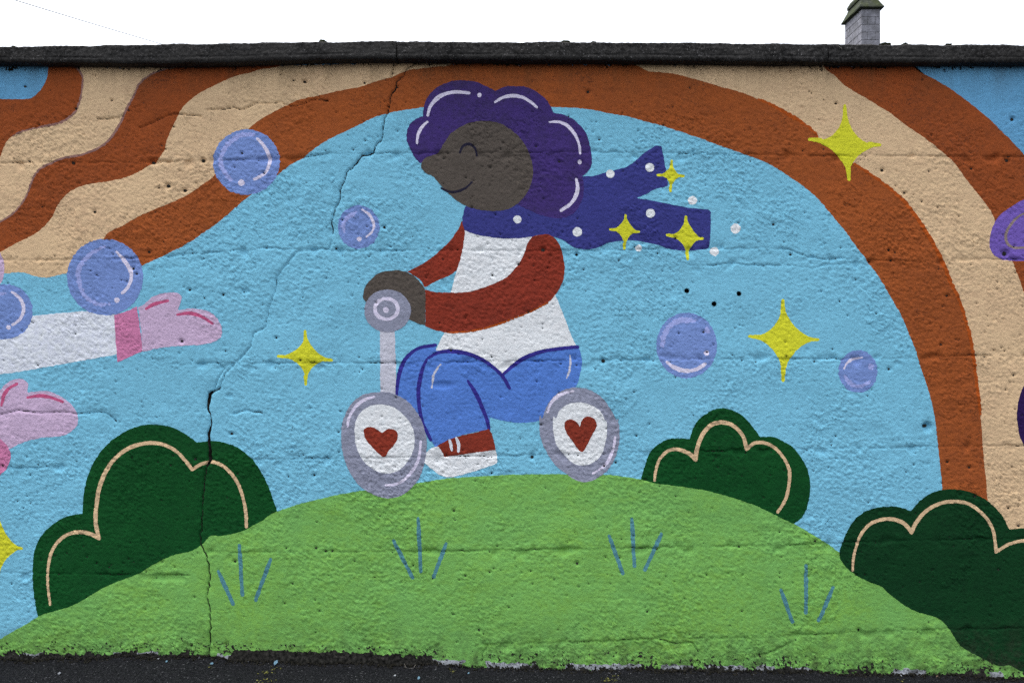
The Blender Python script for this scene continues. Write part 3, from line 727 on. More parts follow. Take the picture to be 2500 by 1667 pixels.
area("hand", E([(255, 665), (255, 590), (290, 530), (350, 480), (430, 458), (520, 460), (590, 490), (645, 540), (678, 600), (680, 700), (678, 836, 1), (640, 830), (580, 805), (500, 780), (400, 760)]), "face", rider)
hl = E([(417, 738)])[0]
oval("headlight", hl[0], hl[1], 57, 52, "wheel", scoot, soft=0.8)
rc = E([(410, 725)])[0]
sheet("headlight_ring", 4.8 - np.abs(np.hypot(PX - rc[0], (PY - rc[1]) * 1.12) - 28) , M["shine"], scoot)
oval("headlight_centre", *E([(405, 732)])[0], 7, 7, "shine", scoot)
# shoe
area("shoe", Hz([(625, 207, 1), (700, 170), (760, 150), (850, 130), (926, 108, 1), (945, 150), (966, 232, 1), (820, 254), (665, 276, 1), (652, 240)]), "red", rider)
area("shoe_sole", Hz([(543, 285), (560, 250), (600, 217), (635, 208, 1), (660, 245), (666, 273, 1), (820, 250), (965, 230, 1), (975, 293), (960, 312), (880, 340), (780, 370), (700, 385), (640, 370), (580, 325)]), "white", rider)
stroke("shoe_lace", Hz([(700, 174), (708, 205), (713, 232)]), 3.6, "sleeve", rider)
stroke("shoe_lace", Hz([(738, 160), (752, 200), (750, 238)]), 4.0, "sleeve", rider)
# wheels
w1 = area("wheel", W([(500, 262), (620, 270), (760, 330), (870, 430), (960, 570), (1010, 720), (1025, 850), (1010, 1000), (980, 1130), (920, 1260), (820, 1370), (720, 1430), (620, 1455), (500, 1440), (380, 1390), (270, 1310), (180, 1190),
                     (110, 1050), (75, 900), (65, 750), (80, 600), (130, 470), (200, 370), (290, 300), (390, 270)]), "wheel", scoot, soft=1.0)
area("wheel_hub", W([(520, 400), (620, 420), (720, 480), (810, 570), (865, 670), (885, 770), (880, 880), (840, 990), (770, 1090), (690, 1150), (590, 1180), (490, 1160), (390, 1110), (310, 1030), (255, 930), (220, 810), (215, 680), (240, 560),
                    (300, 470), (400, 415)]), "white", scoot)
area("heart", W([(520, 725, 1), (470, 680), (400, 650), (345, 658), (312, 695), (320, 740), (350, 810), (420, 890), (480, 945), (520, 985), (545, 993), (570, 980), (600, 920), (660, 850), (695, 780), (695, 730), (670, 690), (620, 673), (570, 685)]), "red", scoot)
stroke("wheel_shine", W([(435, 315), (330, 345), (240, 410), (175, 500), (140, 600), (138, 650)]), 3.8, "shine", scoot, soft=0.8)
stroke("wheel_shine", W([(955, 815), (950, 900), (930, 1020), (880, 1120), (800, 1220), (720, 1280), (640, 1305), (560, 1310)]), 3.6, "shine", scoot, soft=1.0)
area("wheel", E([(1490, 1490), (1530, 1390), (1590, 1320), (1660, 1280), (1740, 1270), (1830, 1290), (1910, 1345), (1970, 1420), (2010, 1500)]) +
     Hz([(1665, 50), (1675, 120), (1674, 190), (1655, 260), (1620, 330), (1560, 385), (1500, 412), (1440, 410), (1380, 375), (1310, 320), (1260, 250), (1225, 170), (1215, 90), (1220, 20)]), "wheel", scoot, soft=1.0)
area("wheel_hub", E([(1585, 1490), (1620, 1425), (1680, 1385), (1760, 1375), (1850, 1400), (1910, 1450), (1935, 1520)]) + Hz([(1598, 50), (1603, 110), (1595, 180), (1575, 250), (1530, 300), (1460, 320), (1400, 300), (1350, 250), (1310, 190), (1293, 100), (1297, 30)]), "white", scoot)
area("heart", Hz([(1448, 100, 1), (1430, 70), (1395, 55), (1365, 65), (1358, 100), (1375, 140), (1410, 190), (1445, 235), (1460, 240), (1480, 220), (1510, 160), (1540, 110), (1543, 75), (1520, 45), (1485, 38), (1458, 62)]), "red", scoot)
stroke("wheel_shine", E([(1710, 1295), (1620, 1320), (1560, 1370), (1530, 1440)]), 3.8, "shine", scoot, soft=1.2)
stroke("wheel_shine", Hz([(1650, 155), (1635, 240), (1590, 320), (1520, 365)]), 3.4, "shine", scoot, soft=1.2)
# scarf spots and sparks
for p, r in [(E([(1320, 103)]), 10), (E([(1737, 190)]), 11.5), (E([(2165, 302)]), 8), (E([(2245, 60)]), 11), (B([(1967, 1212)]), 10.5), (B([(2240, 1168)]), 11)]:
    dot("scarf_spot", p, r, "white", rider, soft=0.9)
for p, r in [(C([(228, 1237)]), 11), (C([(495, 1412)]), 12), (C([(365, 1553)]), 11)]:
    dot("painted_spot", p, r, "white", wall, soft=1.6)
star(E, (2072, 75), (2165, 188), (2065, 305), (1967, 172), (2106, 152), (2098, 212), (2044, 210), (2036, 148), "small yellow star on the lower edge of the scarf")
star(Fz, (187, 75), (292, 210), (200, 335), (72, 188), (232, 172), (224, 240), (166, 232), (150, 166), "yellow star on the broad end of the scarf")
star(C, (100, 995), (172, 1088), (92, 1182), (12, 1083), (120, 1064), (114, 1114), (77, 1108), (76, 1058), "small yellow star on the upper scarf tip")

# weathering: pores, cracks, bare foot, primer; also a ragged dark band under the coping
n_big, n_mid, n_fine = perlin(PX, PY, 70, 301), perlin(PX, PY, 18, 302), perlin(PX, PY, 6.5, 303)
white_n = np.random.RandomState(9).uniform(-1, 1, (NY, NX))
up = PY - GPY
prim_x = sum(np.exp(-((PX - c) / w) ** 4) for c, w in [(70, 40), (330, 60), (560, 30), (620, 40), (980, 40), (1090, 40), (1240, 60), (1400, 25), (1500, 75), (1640, 30), (1660, 40), (1770, 60), (1870, 24), (1960, 30), (2220, 40), (2430, 24)])
F_prim = np.minimum(up + 15 + 5 * n_mid + 2 * n_fine, (prim_x - 0.5) * 12 + 7 * n_mid)
sheet("white_primer", F_prim, M["primer"], wall, "strip of white primer showing where the green paint ends", kind="stuff", soft=1.0)
patch = sstep(560, 575, PX) * sstep(1060, 1050, PX) * (0.55 + 0.45 * sstep(930, 860, PX))
left_low = sstep(560, 300, PX)
F_bare = up + 9 + 11 * n_big + 9 * n_mid + 7 * n_fine + 3 * white_n
F_bare += patch * np.clip((PY - 1575) * 1.3, -20, 30) - 5 * sstep(1060, 1300, PX) * (1 - patch)
F_bare += sstep(1180, 1215, PX) * 3 + left_low * 6 - 9 * sstep(1064, 1075, PX) * sstep(1195, 1175, PX)
far = up + 46
F_sp = np.minimum(far * 0.5, 8 * n_mid + 18 * n_fine + 10 * white_n - 11.5 + 10 * n_big + far * 0.22 - 5 * sstep(1060, 1080, PX) * sstep(1200, 1180, PX))      # scattered flaked spots higher up
sheet("bare_concrete", np.maximum(F_bare, F_sp), M["bare"], wall, "dark bare concrete where the paint has flaked off along the foot", kind="stuff", rough=0.3)
TOPL = np.interp(PX, [-1100, 0, 400, 800, 970, 1600, 2100, 2500, 3600], [162, 161, 163, 153, 152, 156, 160, 160, 164])
F_uc = np.minimum(TOPL + 4 + 4 * n_mid - PY, 9 * (np.exp(-((PX - 760) / 110) ** 4) + np.exp(-((PX - 2040) / 40) ** 4) + np.exp(-((PX - 1040) / 24) ** 4) - 0.55) + 9 * n_mid + 6 * n_fine)
sheet("blue_undercoat", F_uc, M["sky_out"], wall, "ragged remains of an older blue coat just under the coping", kind="stuff", soft=1.0)
F_top = TOPL + 3 - PY + 9 * n_big + 7 * n_mid + 6 * n_fine + 4 * white_n  # ragged black band below the coping, breaking into specks downwards
F_top += np.minimum(14 * n_fine + 8 * n_mid + 6 * white_n - 13 + (TOPL + 22 - PY) * 0.5, 6)
sheet("top_dark_band", np.minimum(F_top, (TOPL + 45 - PY)), M["top_dark"], wall, "ragged black band along the top of the wall under the coping", kind="stuff", rough=0.2)
sheet("surface_pits", F_pit + 0.2 * jitter(1), M["bare"], wall, "small dark pits scattered over the paint", kind="stuff", rough=0.2)
sheet("hairline_cracks", F_hair, M["bare"], wall, "thin branching hairline cracks in the paint", kind="stuff", rough=0.4)
sheet("crack", F_up, M["bare"], wall, "jagged crack from the coping down past the rider's face to the small bubble", rough=0.0)
sheet("crack", F_dn, M["bare"], wall, "long jagged crack from mid wall down through the left bush to the foot", rough=0.0)

# ---- levels (bottom to top) and dropping of what is covered (top to bottom)
lev = np.zeros(NT, np.int16)
for h in SHEETS:
    ids = np.concatenate([h.full, h.part])
    h.level = int(lev[ids].max()) + 1 if len(ids) else 1
    lev[ids] = h.level
covered = np.zeros(NT, bool)
GV = np.stack([WX.ravel(), -H.ravel(), WZ.ravel()], 1).astype(np.float64)
for h in reversed(SHEETS):
    h.keep_full = h.full[~covered[h.full]]
    kp = ~covered[h.part]
    h.keep_part, h.F = h.part[kp], h.F[kp]
    covered[h.full] = True
STEP = 0.00018
def build_sheet(h):
    tf = TRI[h.keep_full]
    tp, f = TRI[h.keep_part], h.F
    polys = [tf]; extra_keys = []; extra = []
    if len(tp):
        ins = f > 0
        big = np.int64(NX * NY)
        def cross(va, vb, fa, fb):
            lo, hi = np.minimum(va, vb).astype(np.int64), np.maximum(va, vb).astype(np.int64)
            sw = va > vb
            t = fa / (fa - fb)
            t = np.where(sw, 1 - t, t)
            return lo * big + hi, np.clip(t, 0.02, 0.98)
        keys, ts, tris = [], [], []       # symbolic triangles: vertex ids >= 0 grid, else -(k+1) crossing
        base = 0
        for k in range(3):
            a, b_, c_ = k, (k + 1) % 3, (k + 2) % 3
            one = ins[:, a] & ~ins[:, b_] & ~ins[:, c_]
            if one.any():
                v, g = tp[one], f[one]
                k1, t1 = cross(v[:, a], v[:, b_], g[:, a], g[:, b_]); k2, t2 = cross(v[:, a], v[:, c_], g[:, a], g[:, c_])
                m = len(v); i1 = -(base + np.arange(m) + 1); i2 = -(base + m + np.arange(m) + 1); base += 2 * m
                keys += [k1, k2]; ts += [t1, t2]; tris.append(np.stack([v[:, a], i1, i2], 1))
            two = ~ins[:, a] & ins[:, b_] & ins[:, c_]
            if two.any():
                v, g = tp[two], f[two]
                k1, t1 = cross(v[:, a], v[:, b_], g[:, a], g[:, b_]); k2, t2 = cross(v[:, a], v[:, c_], g[:, a], g[:, c_])
                m = len(v); i1 = -(base + np.arange(m) + 1); i2 = -(base + m + np.arange(m) + 1); base += 2 * m
                keys += [k1, k2]; ts += [t1, t2]
                tris.append(np.stack([i1, v[:, b_], v[:, c_]], 1)); tris.append(np.stack([i1, v[:, c_], i2], 1))
        keys = np.concatenate(keys); ts = np.concatenate(ts); tris = np.concatenate(tris).astype(np.int64)
        uk, first, inv = np.unique(keys, return_index=True, return_inverse=True)
        lo, hi, t = uk // big, uk % big, ts[first][:, None]
        cv = GV[lo] * (1 - t) + GV[hi] * t
        neg = tris < 0
        tris[neg] = NX * NY + inv[-tris[neg] - 1]
        polys.append(tris)
    else:
        cv = np.zeros((0, 3))
    T = np.concatenate([p.astype(np.int64) for p in polys])
    if not len(T): return None
    used, inv = np.unique(T, return_inverse=True)
    isg = used < NX * NY
    V = np.empty((len(used), 3))
    V[isg] = GV[used[isg]]
    V[~isg] = cv[used[~isg] - NX * NY]
    V[:, 1] -= STEP * h.level
    return V, inv.reshape(-1, 3)
for h in SHEETS:
    r = build_sheet(h)
    if r is None:
        h.obj = empty(h.name, (0, 0, 0), h.parent.obj if h.parent else None); continue
    h.obj = mesh_np(h.name, r[0], r[1], h.mat, h.parent.obj if h.parent else None)
    tag(h.obj, h.label, kind=h.kind)
print("levels", max(h.level for h in SHEETS), "sheet tris", sum(len(h.obj.data.polygons) for h in SHEETS if h.obj.data))

# solid body behind the painted coat
def box(bm, x0, x1, y0, y1, z0, z1):
    vs = [bm.verts.new((x, y, z)) for x in (x0, x1) for y in (y0, y1) for z in (z0, z1)]
    for f in ((0, 1, 3, 2), (4, 6, 7, 5), (0, 4, 5, 1), (2, 3, 7, 6), (0, 2, 6, 4), (1, 5, 7, 3)):
        bm.faces.new([vs[i] for i in f])
bm = bmesh.new()
xa, xb = (X0 - 1250) * S, (X1 - 1250) * S
box(bm, xa, xb, 0.075, 0.26, -0.5, at(0, 150).z)
box(bm, xa - 0.03, xa, -0.02, 0.26, -0.5, at(0, 150).z)
box(bm, xb, xb + 0.03, -0.02, 0.26, -0.5, at(0, 150).z)
mesh_bm("wall_core", bm, M["bare"], wall.obj)

# drill holes: real tubes set into the coat
for (x, y) in HOLES:
    c = at(x, y)
    j, i = int(np.argmin(abs(ys - y))), int(np.argmin(abs(xs - x)))
    h0 = -float(H[j, i])
    bm = bmesh.new()
    r = 6.3 * S; n = 20
    rings = []
    for yy, rr in ((h0 - 0.002, r * 1.12), (h0 + 0.004, r), (h0 + 0.06, r * 0.95)):
        rings.append([bm.verts.new((c.x + rr * math.cos(2 * math.pi * k / n), yy, c.z + rr * math.sin(2 * math.pi * k / n))) for k in range(n)])
    for a, b_ in zip(rings, rings[1:]):
        for k in range(n): bm.faces.new((a[k], a[(k + 1) % n], b_[(k + 1) % n], b_[k]))
    bm.faces.new(rings[-1])
    mesh_bm("drill_hole", bm, M["bare"], wall.obj, True)

# ------------------------------------------------------------------ coping
TOPC = np.array([(-1100, 122), (0, 113), (420, 106), (800, 100), (967, 97), (972, 99.5), (1100, 100), (1600, 101), (2000, 105), (2500, 108), (3600, 118)], float)
BOTC = np.array([(-1100, 152), (0, 150), (400, 153), (560, 150), (800, 143), (970, 142), (1600, 145), (2100, 150), (2500, 150), (3600, 154)], float)
def coping_stone(p0, p1, seed, drop=0.0):
    YF = -0.062
    k = (D + YF) / D
    px = np.arange(p0, p1 + 0.1, 2.6)
    top = CH - (np.interp(px, TOPC[:, 0], TOPC[:, 1]) - 833.5) * S * k
    bot = CH - (np.interp(px, BOTC[:, 0], BOTC[:, 1]) - 833.5) * S * k
    Xw = (px - 1250) * S * k
    prof = []                      # (y, t) t: 0 bottom .. 1 top of the front face
    for y in np.linspace(0.30, -0.02, 8): prof.append((y, 0.0))
    prof += [(-0.045, 0.0), (-0.055, 0.015), (YF, 0.10)]
    for t in np.linspace(0.16, 0.9, 22): prof.append((YF, t))
    prof += [(YF + 0.004, 0.955), (YF + 0.014, 0.99), (-0.03, 1.01)]
    for y in np.linspace(-0.01, 0.30, 9): prof.append((y, 1.03))
    prof = np.array(prof)
    Yp, T = np.meshgrid(prof[:, 0], px * 0)[0], None
    n, m = len(px), len(prof)
    Y = np.tile(prof[:, 0], (n, 1)); Tt = np.tile(prof[:, 1], (n, 1))
    Z = bot[:, None] + Tt * (top - bot)[:, None] - drop
    X = np.tile(Xw[:, None], (1, m))
    u = np.tile(px[:, None], (1, m)); v = np.tile(np.cumsum(np.r_[0, np.hypot(np.diff(prof[:, 0]), np.diff(prof[:, 1]) * 0.08)])[None] / S, (n, 1))
    nz = (0.0013 * perlin(u, v, 7.5, seed) + 0.0011 * perlin(u, v, 18, seed + 1) + 0.003 * perlin(u, v, 70, seed + 2) + 0.0022 * np.clip(perlin(u, v, 11, seed + 5), 0.2, 1))
    front = sstep(0.0, 0.12, Tt) * sstep(1.0, 0.93, Tt)
    # horizontal casting seam low on the face
    seam = np.exp(-((Tt - 0.27 - 0.03 * perlin(u, v * 0, 160, seed + 3)) / 0.035) ** 2) * np.clip(0.5 + perlin(u, v * 0, 120, seed + 4), 0, 1)
    Y = Y - nz * (0.35 + front) + 0.004 * seam * front
    Z = Z + nz * 0.9 * (Tt > 0.93) - 0.002 * (Tt < 0.05) * (1 + perlin(u, v, 40, seed + 6))
    idx = np.arange(n * m).reshape(n, m)
    F = np.stack([idx[:-1, :-1], idx[:-1, 1:], idx[1:, 1:], idx[1:, :-1]], -1).reshape(-1, 4)
    close = np.stack([idx[:-1, -1], idx[:-1, 0], idx[1:, 0], idx[1:, -1]], -1).reshape(-1, 4)
    V = np.stack([X, Y, Z], -1).reshape(-1, 3)
    ca = np.array([[Xw[0], 0.1, (top[0] + bot[0]) / 2], [Xw[-1], 0.1, (top[-1] + bot[-1]) / 2]])
    V = np.concatenate([V, ca])
    e0 = np.stack([idx[0], np.roll(idx[0], -1), np.full(m, n * m), np.full(m, n * m)], -1)
    o = mesh_np("coping_stone", V, np.concatenate([F, close]), M["coping"], wall.obj)
    # end faces
    bm = bmesh.new(); bm.from_mesh(o.data); bm.verts.ensure_lookup_table()
    for row, cc in ((idx[0], n * m), (idx[-1], n * m + 1)):
        for a, b_ in zip(row, np.roll(row, -1)):
            bm.faces.new((bm.verts[a], bm.verts[b_], bm.verts[cc]))
    bmesh.ops.recalc_face_normals(bm, faces=bm.faces)
    bm.to_mesh(o.data); bm.free()
    return o
tag(coping_stone(-1100, 967.4, 400), "left coping stone, ending above the crack")
tag(coping_stone(970.2, 2022, 420, 0.001), "middle coping stone over the rider's head")
tag(coping_stone(2023.5, 3600, 440, 0.0015), "right coping stone below the chimney")

# paint splashes on the coping front
def blob(bm, c, r, sq=(1, 1, 1), seed=0, sub=2, amp=0.35):
    rr = random.Random(seed)
    res = bmesh.ops.create_icosphere(bm, subdivisions=sub, radius=1.0)
    off = [rr.uniform(0, 6.28) for _ in range(6)]
    for v in res["verts"]:
        p = v.co.copy()
        f = 1 + amp * (math.sin(3 * p.x + off[0]) * math.sin(2.6 * p.y + off[1]) + 0.6 * math.sin(5.2 * p.z + off[2]) * math.cos(4.7 * p.x + off[3])) + rr.uniform(-.12, .12)
        v.co = Vector((c[0] + p.x * f * r * sq[0], c[1] + p.y * f * r * sq[1], c[2] + p.z * f * r * sq[2]))
MOSS = [(790, 99, 7, "round dark moss clump on the coping, left of the slab joint"), (1385, 99, 7.5, "moss clump on the coping above the rider's hair"),
        (1447, 101, 5, "flat moss clump on the coping, just right of the one above the hair"), (2165, 106, 9, "broad dark moss clump on the coping, right beside the chimney"),
        (2209, 107, 6, "small moss clump on the coping, a little right of the chimney"), (2316, 107, 5.5, "lone moss clump on the coping far right"), (34, 113, 5, "tiny moss clump on the coping at the far left")]
for i, (px, py, r, lab) in enumerate(MOSS):
    bm = bmesh.new()
    c = at(px, py, -0.035)
    for k in range(4):
        blob(bm, (c.x + random.uniform(-.5, .5) * r * S, c.y + random.uniform(0, 1) * r * S, c.z - 0.35 * r * S - 0.25 * r * S * (k > 0)), r * S * (0.85 if k == 0 else 0.7), (1.5, 1.2, 0.6), 50 + i * 9 + k)
    tag(mesh_bm("moss_clump", bm, M["moss"], None, True), lab, "moss", "moss clumps on the coping")
# dry stalk lying over the coping edge
def tube(bm, pts, r, n=6):
    rings = []
    for i, p in enumerate(pts):
        p = Vector(p); a = Vector(pts[max(i - 1, 0)]); b_ = Vector(pts[min(i + 1, len(pts) - 1)])
        t = (b_ - a).normalized(); u = t.orthogonal().normalized(); w = t.cross(u)
        rings.append([bm.verts.new(p + r * (math.cos(2 * math.pi * k / n) * u + math.sin(2 * math.pi * k / n) * w)) for k in range(n)])
    for a, b_ in zip(rings, rings[1:]):
        for k in range(n): bm.faces.new((a[k], a[(k + 1) % n], b_[(k + 1) % n], b_[k]))
    bm.faces.new(rings[0][::-1]); bm.faces.new(rings[-1])
straw = plain("dry_straw", (0.33, 0.30, 0.26))
bm = bmesh.new(); tube(bm, [at(2033, 103, -0.052), at(2040, 108, -0.068), at(2047, 113, -0.070), at(2056, 120, -0.070)], 0.0011)
tag(mesh_bm("dry_stalk", bm, straw, None, True), "thin dry stalk hanging over the coping edge left of the chimney", "stalk")

# ------------------------------------------------------------------ ground
gx = np.unique(np.concatenate([np.linspace(-300, -4, 40), np.arange(-4, -2.4, 0.05), np.arange(-2.4, 2.4, 0.006), np.arange(2.4, 4, 0.05), np.linspace(4, 300, 40)]))
gy = np.unique(np.concatenate([np.linspace(-300, -6, 30), np.arange(-6, -0.45, 0.2), np.arange(-0.45, 0.03, 0.005), np.array([0.05, 0.1, 0.3, 1, 3, 8]), np.linspace(15, 900, 25)]))
GX, GY = np.meshgrid(gx, gy)
def ground_z(x): return CH - (ground_py(np.clip(np.asarray(x) / S + 1250, -1100, 3600)) - 833.5) * S
near = sstep(-0.6, -0.3, GY) * (np.abs(GX) < 2.6)
NXg, NYg = np.clip(GX, -2.7, 2.7), np.clip(GY, -0.7, 0.1)
GZ = ground_z(GX)
GZ = GZ + near * (0.0034 * perlin(NXg, NYg, 0.013, 500) + 0.0022 * perlin(NXg, NYg, 0.024, 501) + 0.004 * perlin(NXg, NYg, 0.13, 502))
GZ = GZ + near * 0.012 * sstep(-0.05, -0.01, GY) * np.clip(0.3 + perlin(NXg, NYg, 0.2, 503), 0, 1) - 0.004
idx = np.arange(GX.size).reshape(GX.shape)
gf = np.stack([idx[:-1, :-1], idx[:-1, 1:], idx[1:, 1:], idx[1:, :-1]], -1).reshape(-1, 4)
ground = mesh_np("asphalt_ground", np.stack([GX, GY, GZ], -1).reshape(-1, 3), gf, M["asphalt"])
tag(ground, "dark asphalt pavement along the foot of the wall", "pavement", kind="structure")
def gz(x, y):
    i, j = int(np.argmin(abs(gx - x))), int(np.argmin(abs(gy - y)))
    return float(GZ[j, i])
def on_ground(px, py):
    """ground point seen at a photograph pixel"""
    Y = -0.02
    for _ in range(6):
        x = (px - 1250) * S * (D + Y) / D
        z = gz(x, Y)
        Y = (CH - z) / ((py - 833.5) * S / D) - D
        Y = min(-0.004, Y)
    return Vector(((px - 1250) * S * (D + Y) / D, Y, z))

# crumbs of dirt, moss and flaked concrete gathered along the foot of the wall
bm = bmesh.new()
rr = random.Random(31)
for i in range(1500):
    px = rr.uniform(-60, 2560)
    x = (px - 1250) * S
    y = -0.004 - 0.028 * rr.random() ** 2
    r = rr.uniform(0.0018, 0.005) * (1.6 if rr.random() < .08 else 1)
    j, k = int(np.argmin(abs(ys - min(ground_py(px), 1690)))), int(np.argmin(abs(xs - px)))
    y -= float(H[j, k])
    res = bmesh.ops.create_icosphere(bm, subdivisions=1, radius=1)
    z = gz(x, y) + r * 0.3 + (0.008 * rr.random() if y > -0.015 else 0)
    q = [rr.uniform(.6, 1.3) for _ in range(3)]
    for v in res["verts"]:
        v.co = Vector((x + v.co.x * r * q[0] * rr.uniform(.75, 1.25), y + v.co.y * r * q[1] * rr.uniform(.75, 1.25), z + v.co.z * r * q[2] * rr.uniform(.75, 1.25)))
tag(mesh_bm("dirt_crumbs", bm, M["dirt"]), "crumbs of black dirt gathered along the foot of the wall", "dirt", kind="stuff")

# flakes of paint, a leaf, pebbles: each a small thing of its own
flk = dict(blue=plain("blue_flake", (0.14, 0.26, 0.36)), white=plain("white_flake", (0.32, 0.33, 0.36)), grey=plain("grey_chip", (0.26, 0.27, 0.30)), leaf=plain("dry_leaf", (0.30, 0.20, 0.13)), mark=plain("yellow_marking", (0.13, 0.125, 0.018)))
def flake(px, py, w, h, mat, label, cat="paint flake", name="paint_flake", seed=0, thick=0.0015, tilt=0.25):
    c = on_ground(px, py); r = random.Random(seed + int(px))
    n = 7; bm = bmesh.new()
    top = []; botm = []
    for k in range(n):
        a = 2 * math.pi * k / n + r.uniform(-.25, .25); q = r.uniform(.55, 1.0) * 0.65
        dx, dy = math.cos(a) * w * S / 2 * q, math.sin(a) * h * S * 1.6 * q
        z = 0.003 + tilt * dy * 0.8 + r.uniform(-.0006, .0006) + 0.15 * abs(dx)
        top.append(bm.verts.new((dx, dy, z + thick))); botm.append(bm.verts.new((dx, dy, z)))
    ct = bm.verts.new((0, 0, 0.003 + thick * 0.4)); cb = bm.verts.new((0, 0, 0.0025))
    for k in range(n):
        k2 = (k + 1) % n
        bm.faces.new((top[k], top[k2], ct)); bm.faces.new((botm[k2], botm[k], cb)); bm.faces.new((top[k2], top[k], botm[k], botm[k2]))
    o = mesh_bm(name, bm, mat)
    o.location = c
    return tag(o, label, cat, "flakes and chips on the asphalt" if cat == "paint flake" else None)
flake(673, 1619, 22, 12, flk["blue"], "light blue paint flake on the asphalt, largest of them, below the left grass strokes")
flake(517, 1621, 14, 5, flk["blue"], "pale blue paint flake at the foot of the crack")
flake(407, 1616, 10, 5, flk["blue"], "small pale blue paint flake left of the crack")
flake(386, 1610, 8, 4, flk["white"], "tiny white paint flake against the wall left of the crack")
flake(489, 1602, 12, 8, flk["white"], "whitish paint flake caught against the wall at the crack")
flake(604, 1608, 14, 4, flk["white"], "flat white paint flake close to the wall, right of the crack")
flake(964, 1650, 12, 4, flk["white"], "narrow white paint flake on the asphalt below the front wheel")
flake(1022, 1656, 12, 6, flk["blue"], "light blue paint flake on the asphalt below the shoe")
flake(1144, 1644, 8, 4, flk["blue"], "small pale blue paint flake below the smooth green patch")
flake(1334, 1631, 9, 6, flk["white"], "white paint chip against the wall below the rear wheel")
flake(1502, 1644, 8, 4, flk["white"], "small white paint chip on the asphalt left of the yellow marking")
flake(2200, 1650, 6, 4, flk["white"], "tiny white paint chip at the foot of the dark bush")
flake(2480, 1655, 9, 7, flk["white"], "white paint chip in the bottom right corner")
flake(145, 1646, 12, 5, flk["grey"], "flat grey stone chip on the asphalt at the bottom left", "stone chip", "stone_chip", thick=0.004)
flake(2293, 1657, 20, 9, flk["leaf"], "dry brown leaf on the asphalt at the bottom right", "leaf", "dry_leaf", tilt=0.5)
bm = bmesh.new(); q = [on_ground(x, y) + Vector((0, 0, 0.003 + z)) for x, y, z in ((988, 1624, .006), (990, 1631, .002), (998, 1634, .003), (1010, 1632, .001), (1014, 1628, .008))]
tube(bm, q, 0.0008)
tag(mesh_bm("dry_stalk", bm, straw, None, True), "curled pale straw on the ground where the green patch begins", "stalk")
# worn yellow road paint and lichen on the asphalt
def smear(name, spots, label, seed):
    r = random.Random(seed); bm = bmesh.new()
    for (px, py, w) in spots:
        c = on_ground(px, py)
        for _ in range(10):
            cx, cy = c.x + r.gauss(0, w * S * .4), min(-0.01, c.y + r.gauss(0, w * S * .35))
            n = 7; q = w * S * r.uniform(.05, .15)
            vs = [bm.verts.new((cx + q * r.uniform(.5, 1.2) * math.cos(6.283 * k / n), cy + q * r.uniform(.5, 1.2) * math.sin(6.283 * k / n), 0)) for k in range(n)]
            for v in vs: v.co.z = gz(v.co.x, v.co.y) + 0.0035
            bm.faces.new(vs)
    return tag(mesh_bm(name, bm, flk["mark"], ground), label)
smear("yellow_marking", [(652, 1640, 26), (672, 1632, 16), (640, 1664, 22), (668, 1662, 14), (515, 1627, 14)], "worn yellow spray mark on the asphalt below the left grass strokes", 1)
smear("yellow_marking", [(1478, 1660, 22), (1500, 1648, 14), (1105, 1638, 14), (1500, 1662, 14), (2205, 1664, 12)], "worn yellow spray mark on the asphalt below the hill crest", 2)

# ------------------------------------------------------------------ chimney behind the wall
DC = 24.8
kc = DC / D * S
YC = DC - D
def cpt(px, py): return ((px - 1250) * kc, CH - (py - 833.5) * kc)
cx0, _ = cpt(2103, 0); cx1, _ = cpt(2149.6, 0)
z_cap = cpt(0, 23)[1]
crs = 18.8 * kc
depth = 1.24
zb = float(ground_z(3.0)) - 0.02
chim = empty("stone_chimney", ((cx0 + cx1) / 2, YC + depth / 2, zb))
tag(chim, "grey stone block chimney with mossy sloping cap, rising behind the coping at right", "chimney")
def local(bm):
    bmesh.ops.translate(bm, verts=bm.verts, vec=-chim.location)
bm = bmesh.new(); box(bm, cx0 + .015, cx1 - .015, YC + .015, YC + depth - .015, zb, z_cap); local(bm)
mesh_bm("mortar_core", bm, M["mortar"], chim)
def block(x0, x1, y0, y1, z0, z1, g=0.009):
    bm = bmesh.new(); r = random
    box(bm, x0 + g / 2 - (0), x1 - g / 2, y0 + g / 2, y1 - g / 2, z0 + g, z1)
    for v in bm.verts: v.co += Vector((r.uniform(-.003, .003), r.uniform(-.003, .003), r.uniform(-.002, .002)))
    bmesh.ops.bevel(bm, geom=list(bm.edges), offset=0.008, segments=1, affect='EDGES')
    local(bm)
    mesh_bm("stone_block", bm, M["stone"], chim)
T = 0.21
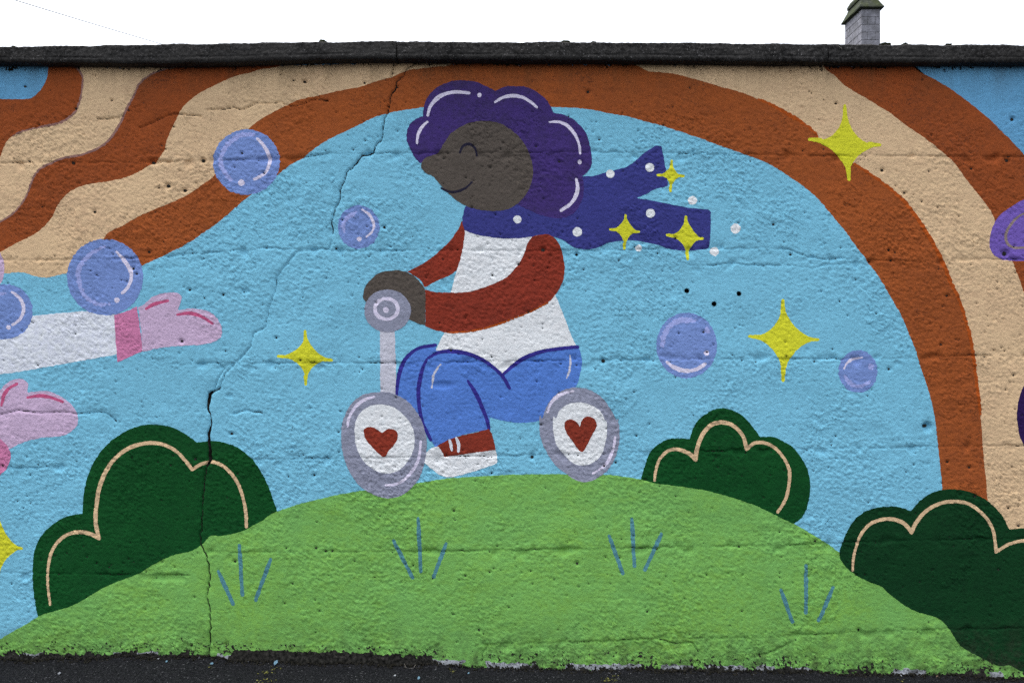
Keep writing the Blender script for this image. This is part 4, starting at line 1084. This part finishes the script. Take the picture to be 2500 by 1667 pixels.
for c in range(9):
    z1 = z_cap - c * crs; z0 = z1 - crs
    xs_ = [cx0, cx1] if c % 2 == 0 else [cx0, cx0 + (cx1 - cx0) * .33, cx0 + (cx1 - cx0) * .73, cx1]
    fd = T if c % 2 == 0 else 0.30
    for a, b_ in zip(xs_, xs_[1:]): block(a, b_, YC, YC + fd, z0, z1)
    sd_ = [YC + fd, YC + fd + 0.42, YC + depth - T] if c % 2 == 0 else [YC + fd, YC + fd + 0.3, YC + fd + 0.58, YC + depth - T]
    for a, b_ in zip(sd_, sd_[1:]):
        block(cx0, cx0 + T, a, b_, z0, z1); block(cx1 - T, cx1, a, b_, z0, z1)
    block(cx0, cx1, YC + depth - T, YC + depth, z0, z1)
# cap: overhanging drip edge, steep weathered slopes, a narrower second tier
def frustum(bm, rings):
    prev = None
    for (x0, x1, y0, y1, z) in rings:
        vs = [bm.verts.new(p) for p in ((x0, y0, z), (x1, y0, z), (x1, y1, z), (x0, y1, z))]
        if prev:
            for k in range(4): bm.faces.new((prev[k], prev[(k + 1) % 4], vs[(k + 1) % 4], vs[k]))
        else: bm.faces.new(vs[::-1])
        prev = vs
    bm.faces.new(prev)
o = 0.085
y0, y1 = YC, YC + depth
bm = bmesh.new()
frustum(bm, [(cx0 - .0, cx1 + .0, y0 - .0, y1 + .0, z_cap + .002), (cx0 - o, cx1 + o, y0 - o, y1 + o, z_cap + .03), (cx0 - o, cx1 + o, y0 - o, y1 + o, z_cap + .06),
             (cx0 + .03, cx1 - .03, y0 + .05, y1 - .05, z_cap + .30), (cx0 + .07, cx1 - .07, y0 + .12, y1 - .12, z_cap + .42)])
bmesh.ops.subdivide_edges(bm, edges=bm.edges, cuts=3, use_grid_fill=True)
for v in bm.verts: v.co += Vector((random.uniform(-.006, .006), random.uniform(-.006, .006), random.uniform(-.006, .006)))
local(bm)
mesh_bm("cap", bm, M["cap"], chim)
bm = bmesh.new()
frustum(bm, [(cx0 + .03, cx1 - .03, y0 + .12, y1 - .10, z_cap + .415), (cx0 + .03, cx1 - .03, y0 + .12, y1 - .10, z_cap + .50), (cx0 + .09, cx1 - .09, y0 + .2, y1 - .2, z_cap + .62)])
local(bm); mesh_bm("upper_cap", bm, M["cap"], chim)

# ------------------------------------------------------------------ overhead cable
bm = bmesh.new()
YK = 11.0
P = []
pa, pb = at(-700, -232, 8.0), at(700, 192, 26.0)
for i in range(41):
    t = i / 40
    p = pa.lerp(pb, t); p.z -= 0.1 * 4 * t * (1 - t)
    P.append(p)
tube(bm, P, 0.0095, 8)
tag(mesh_bm("overhead_cable", bm, M["cable"], None, True), "thin overhead cable slanting down across the white sky at top left", "cable")
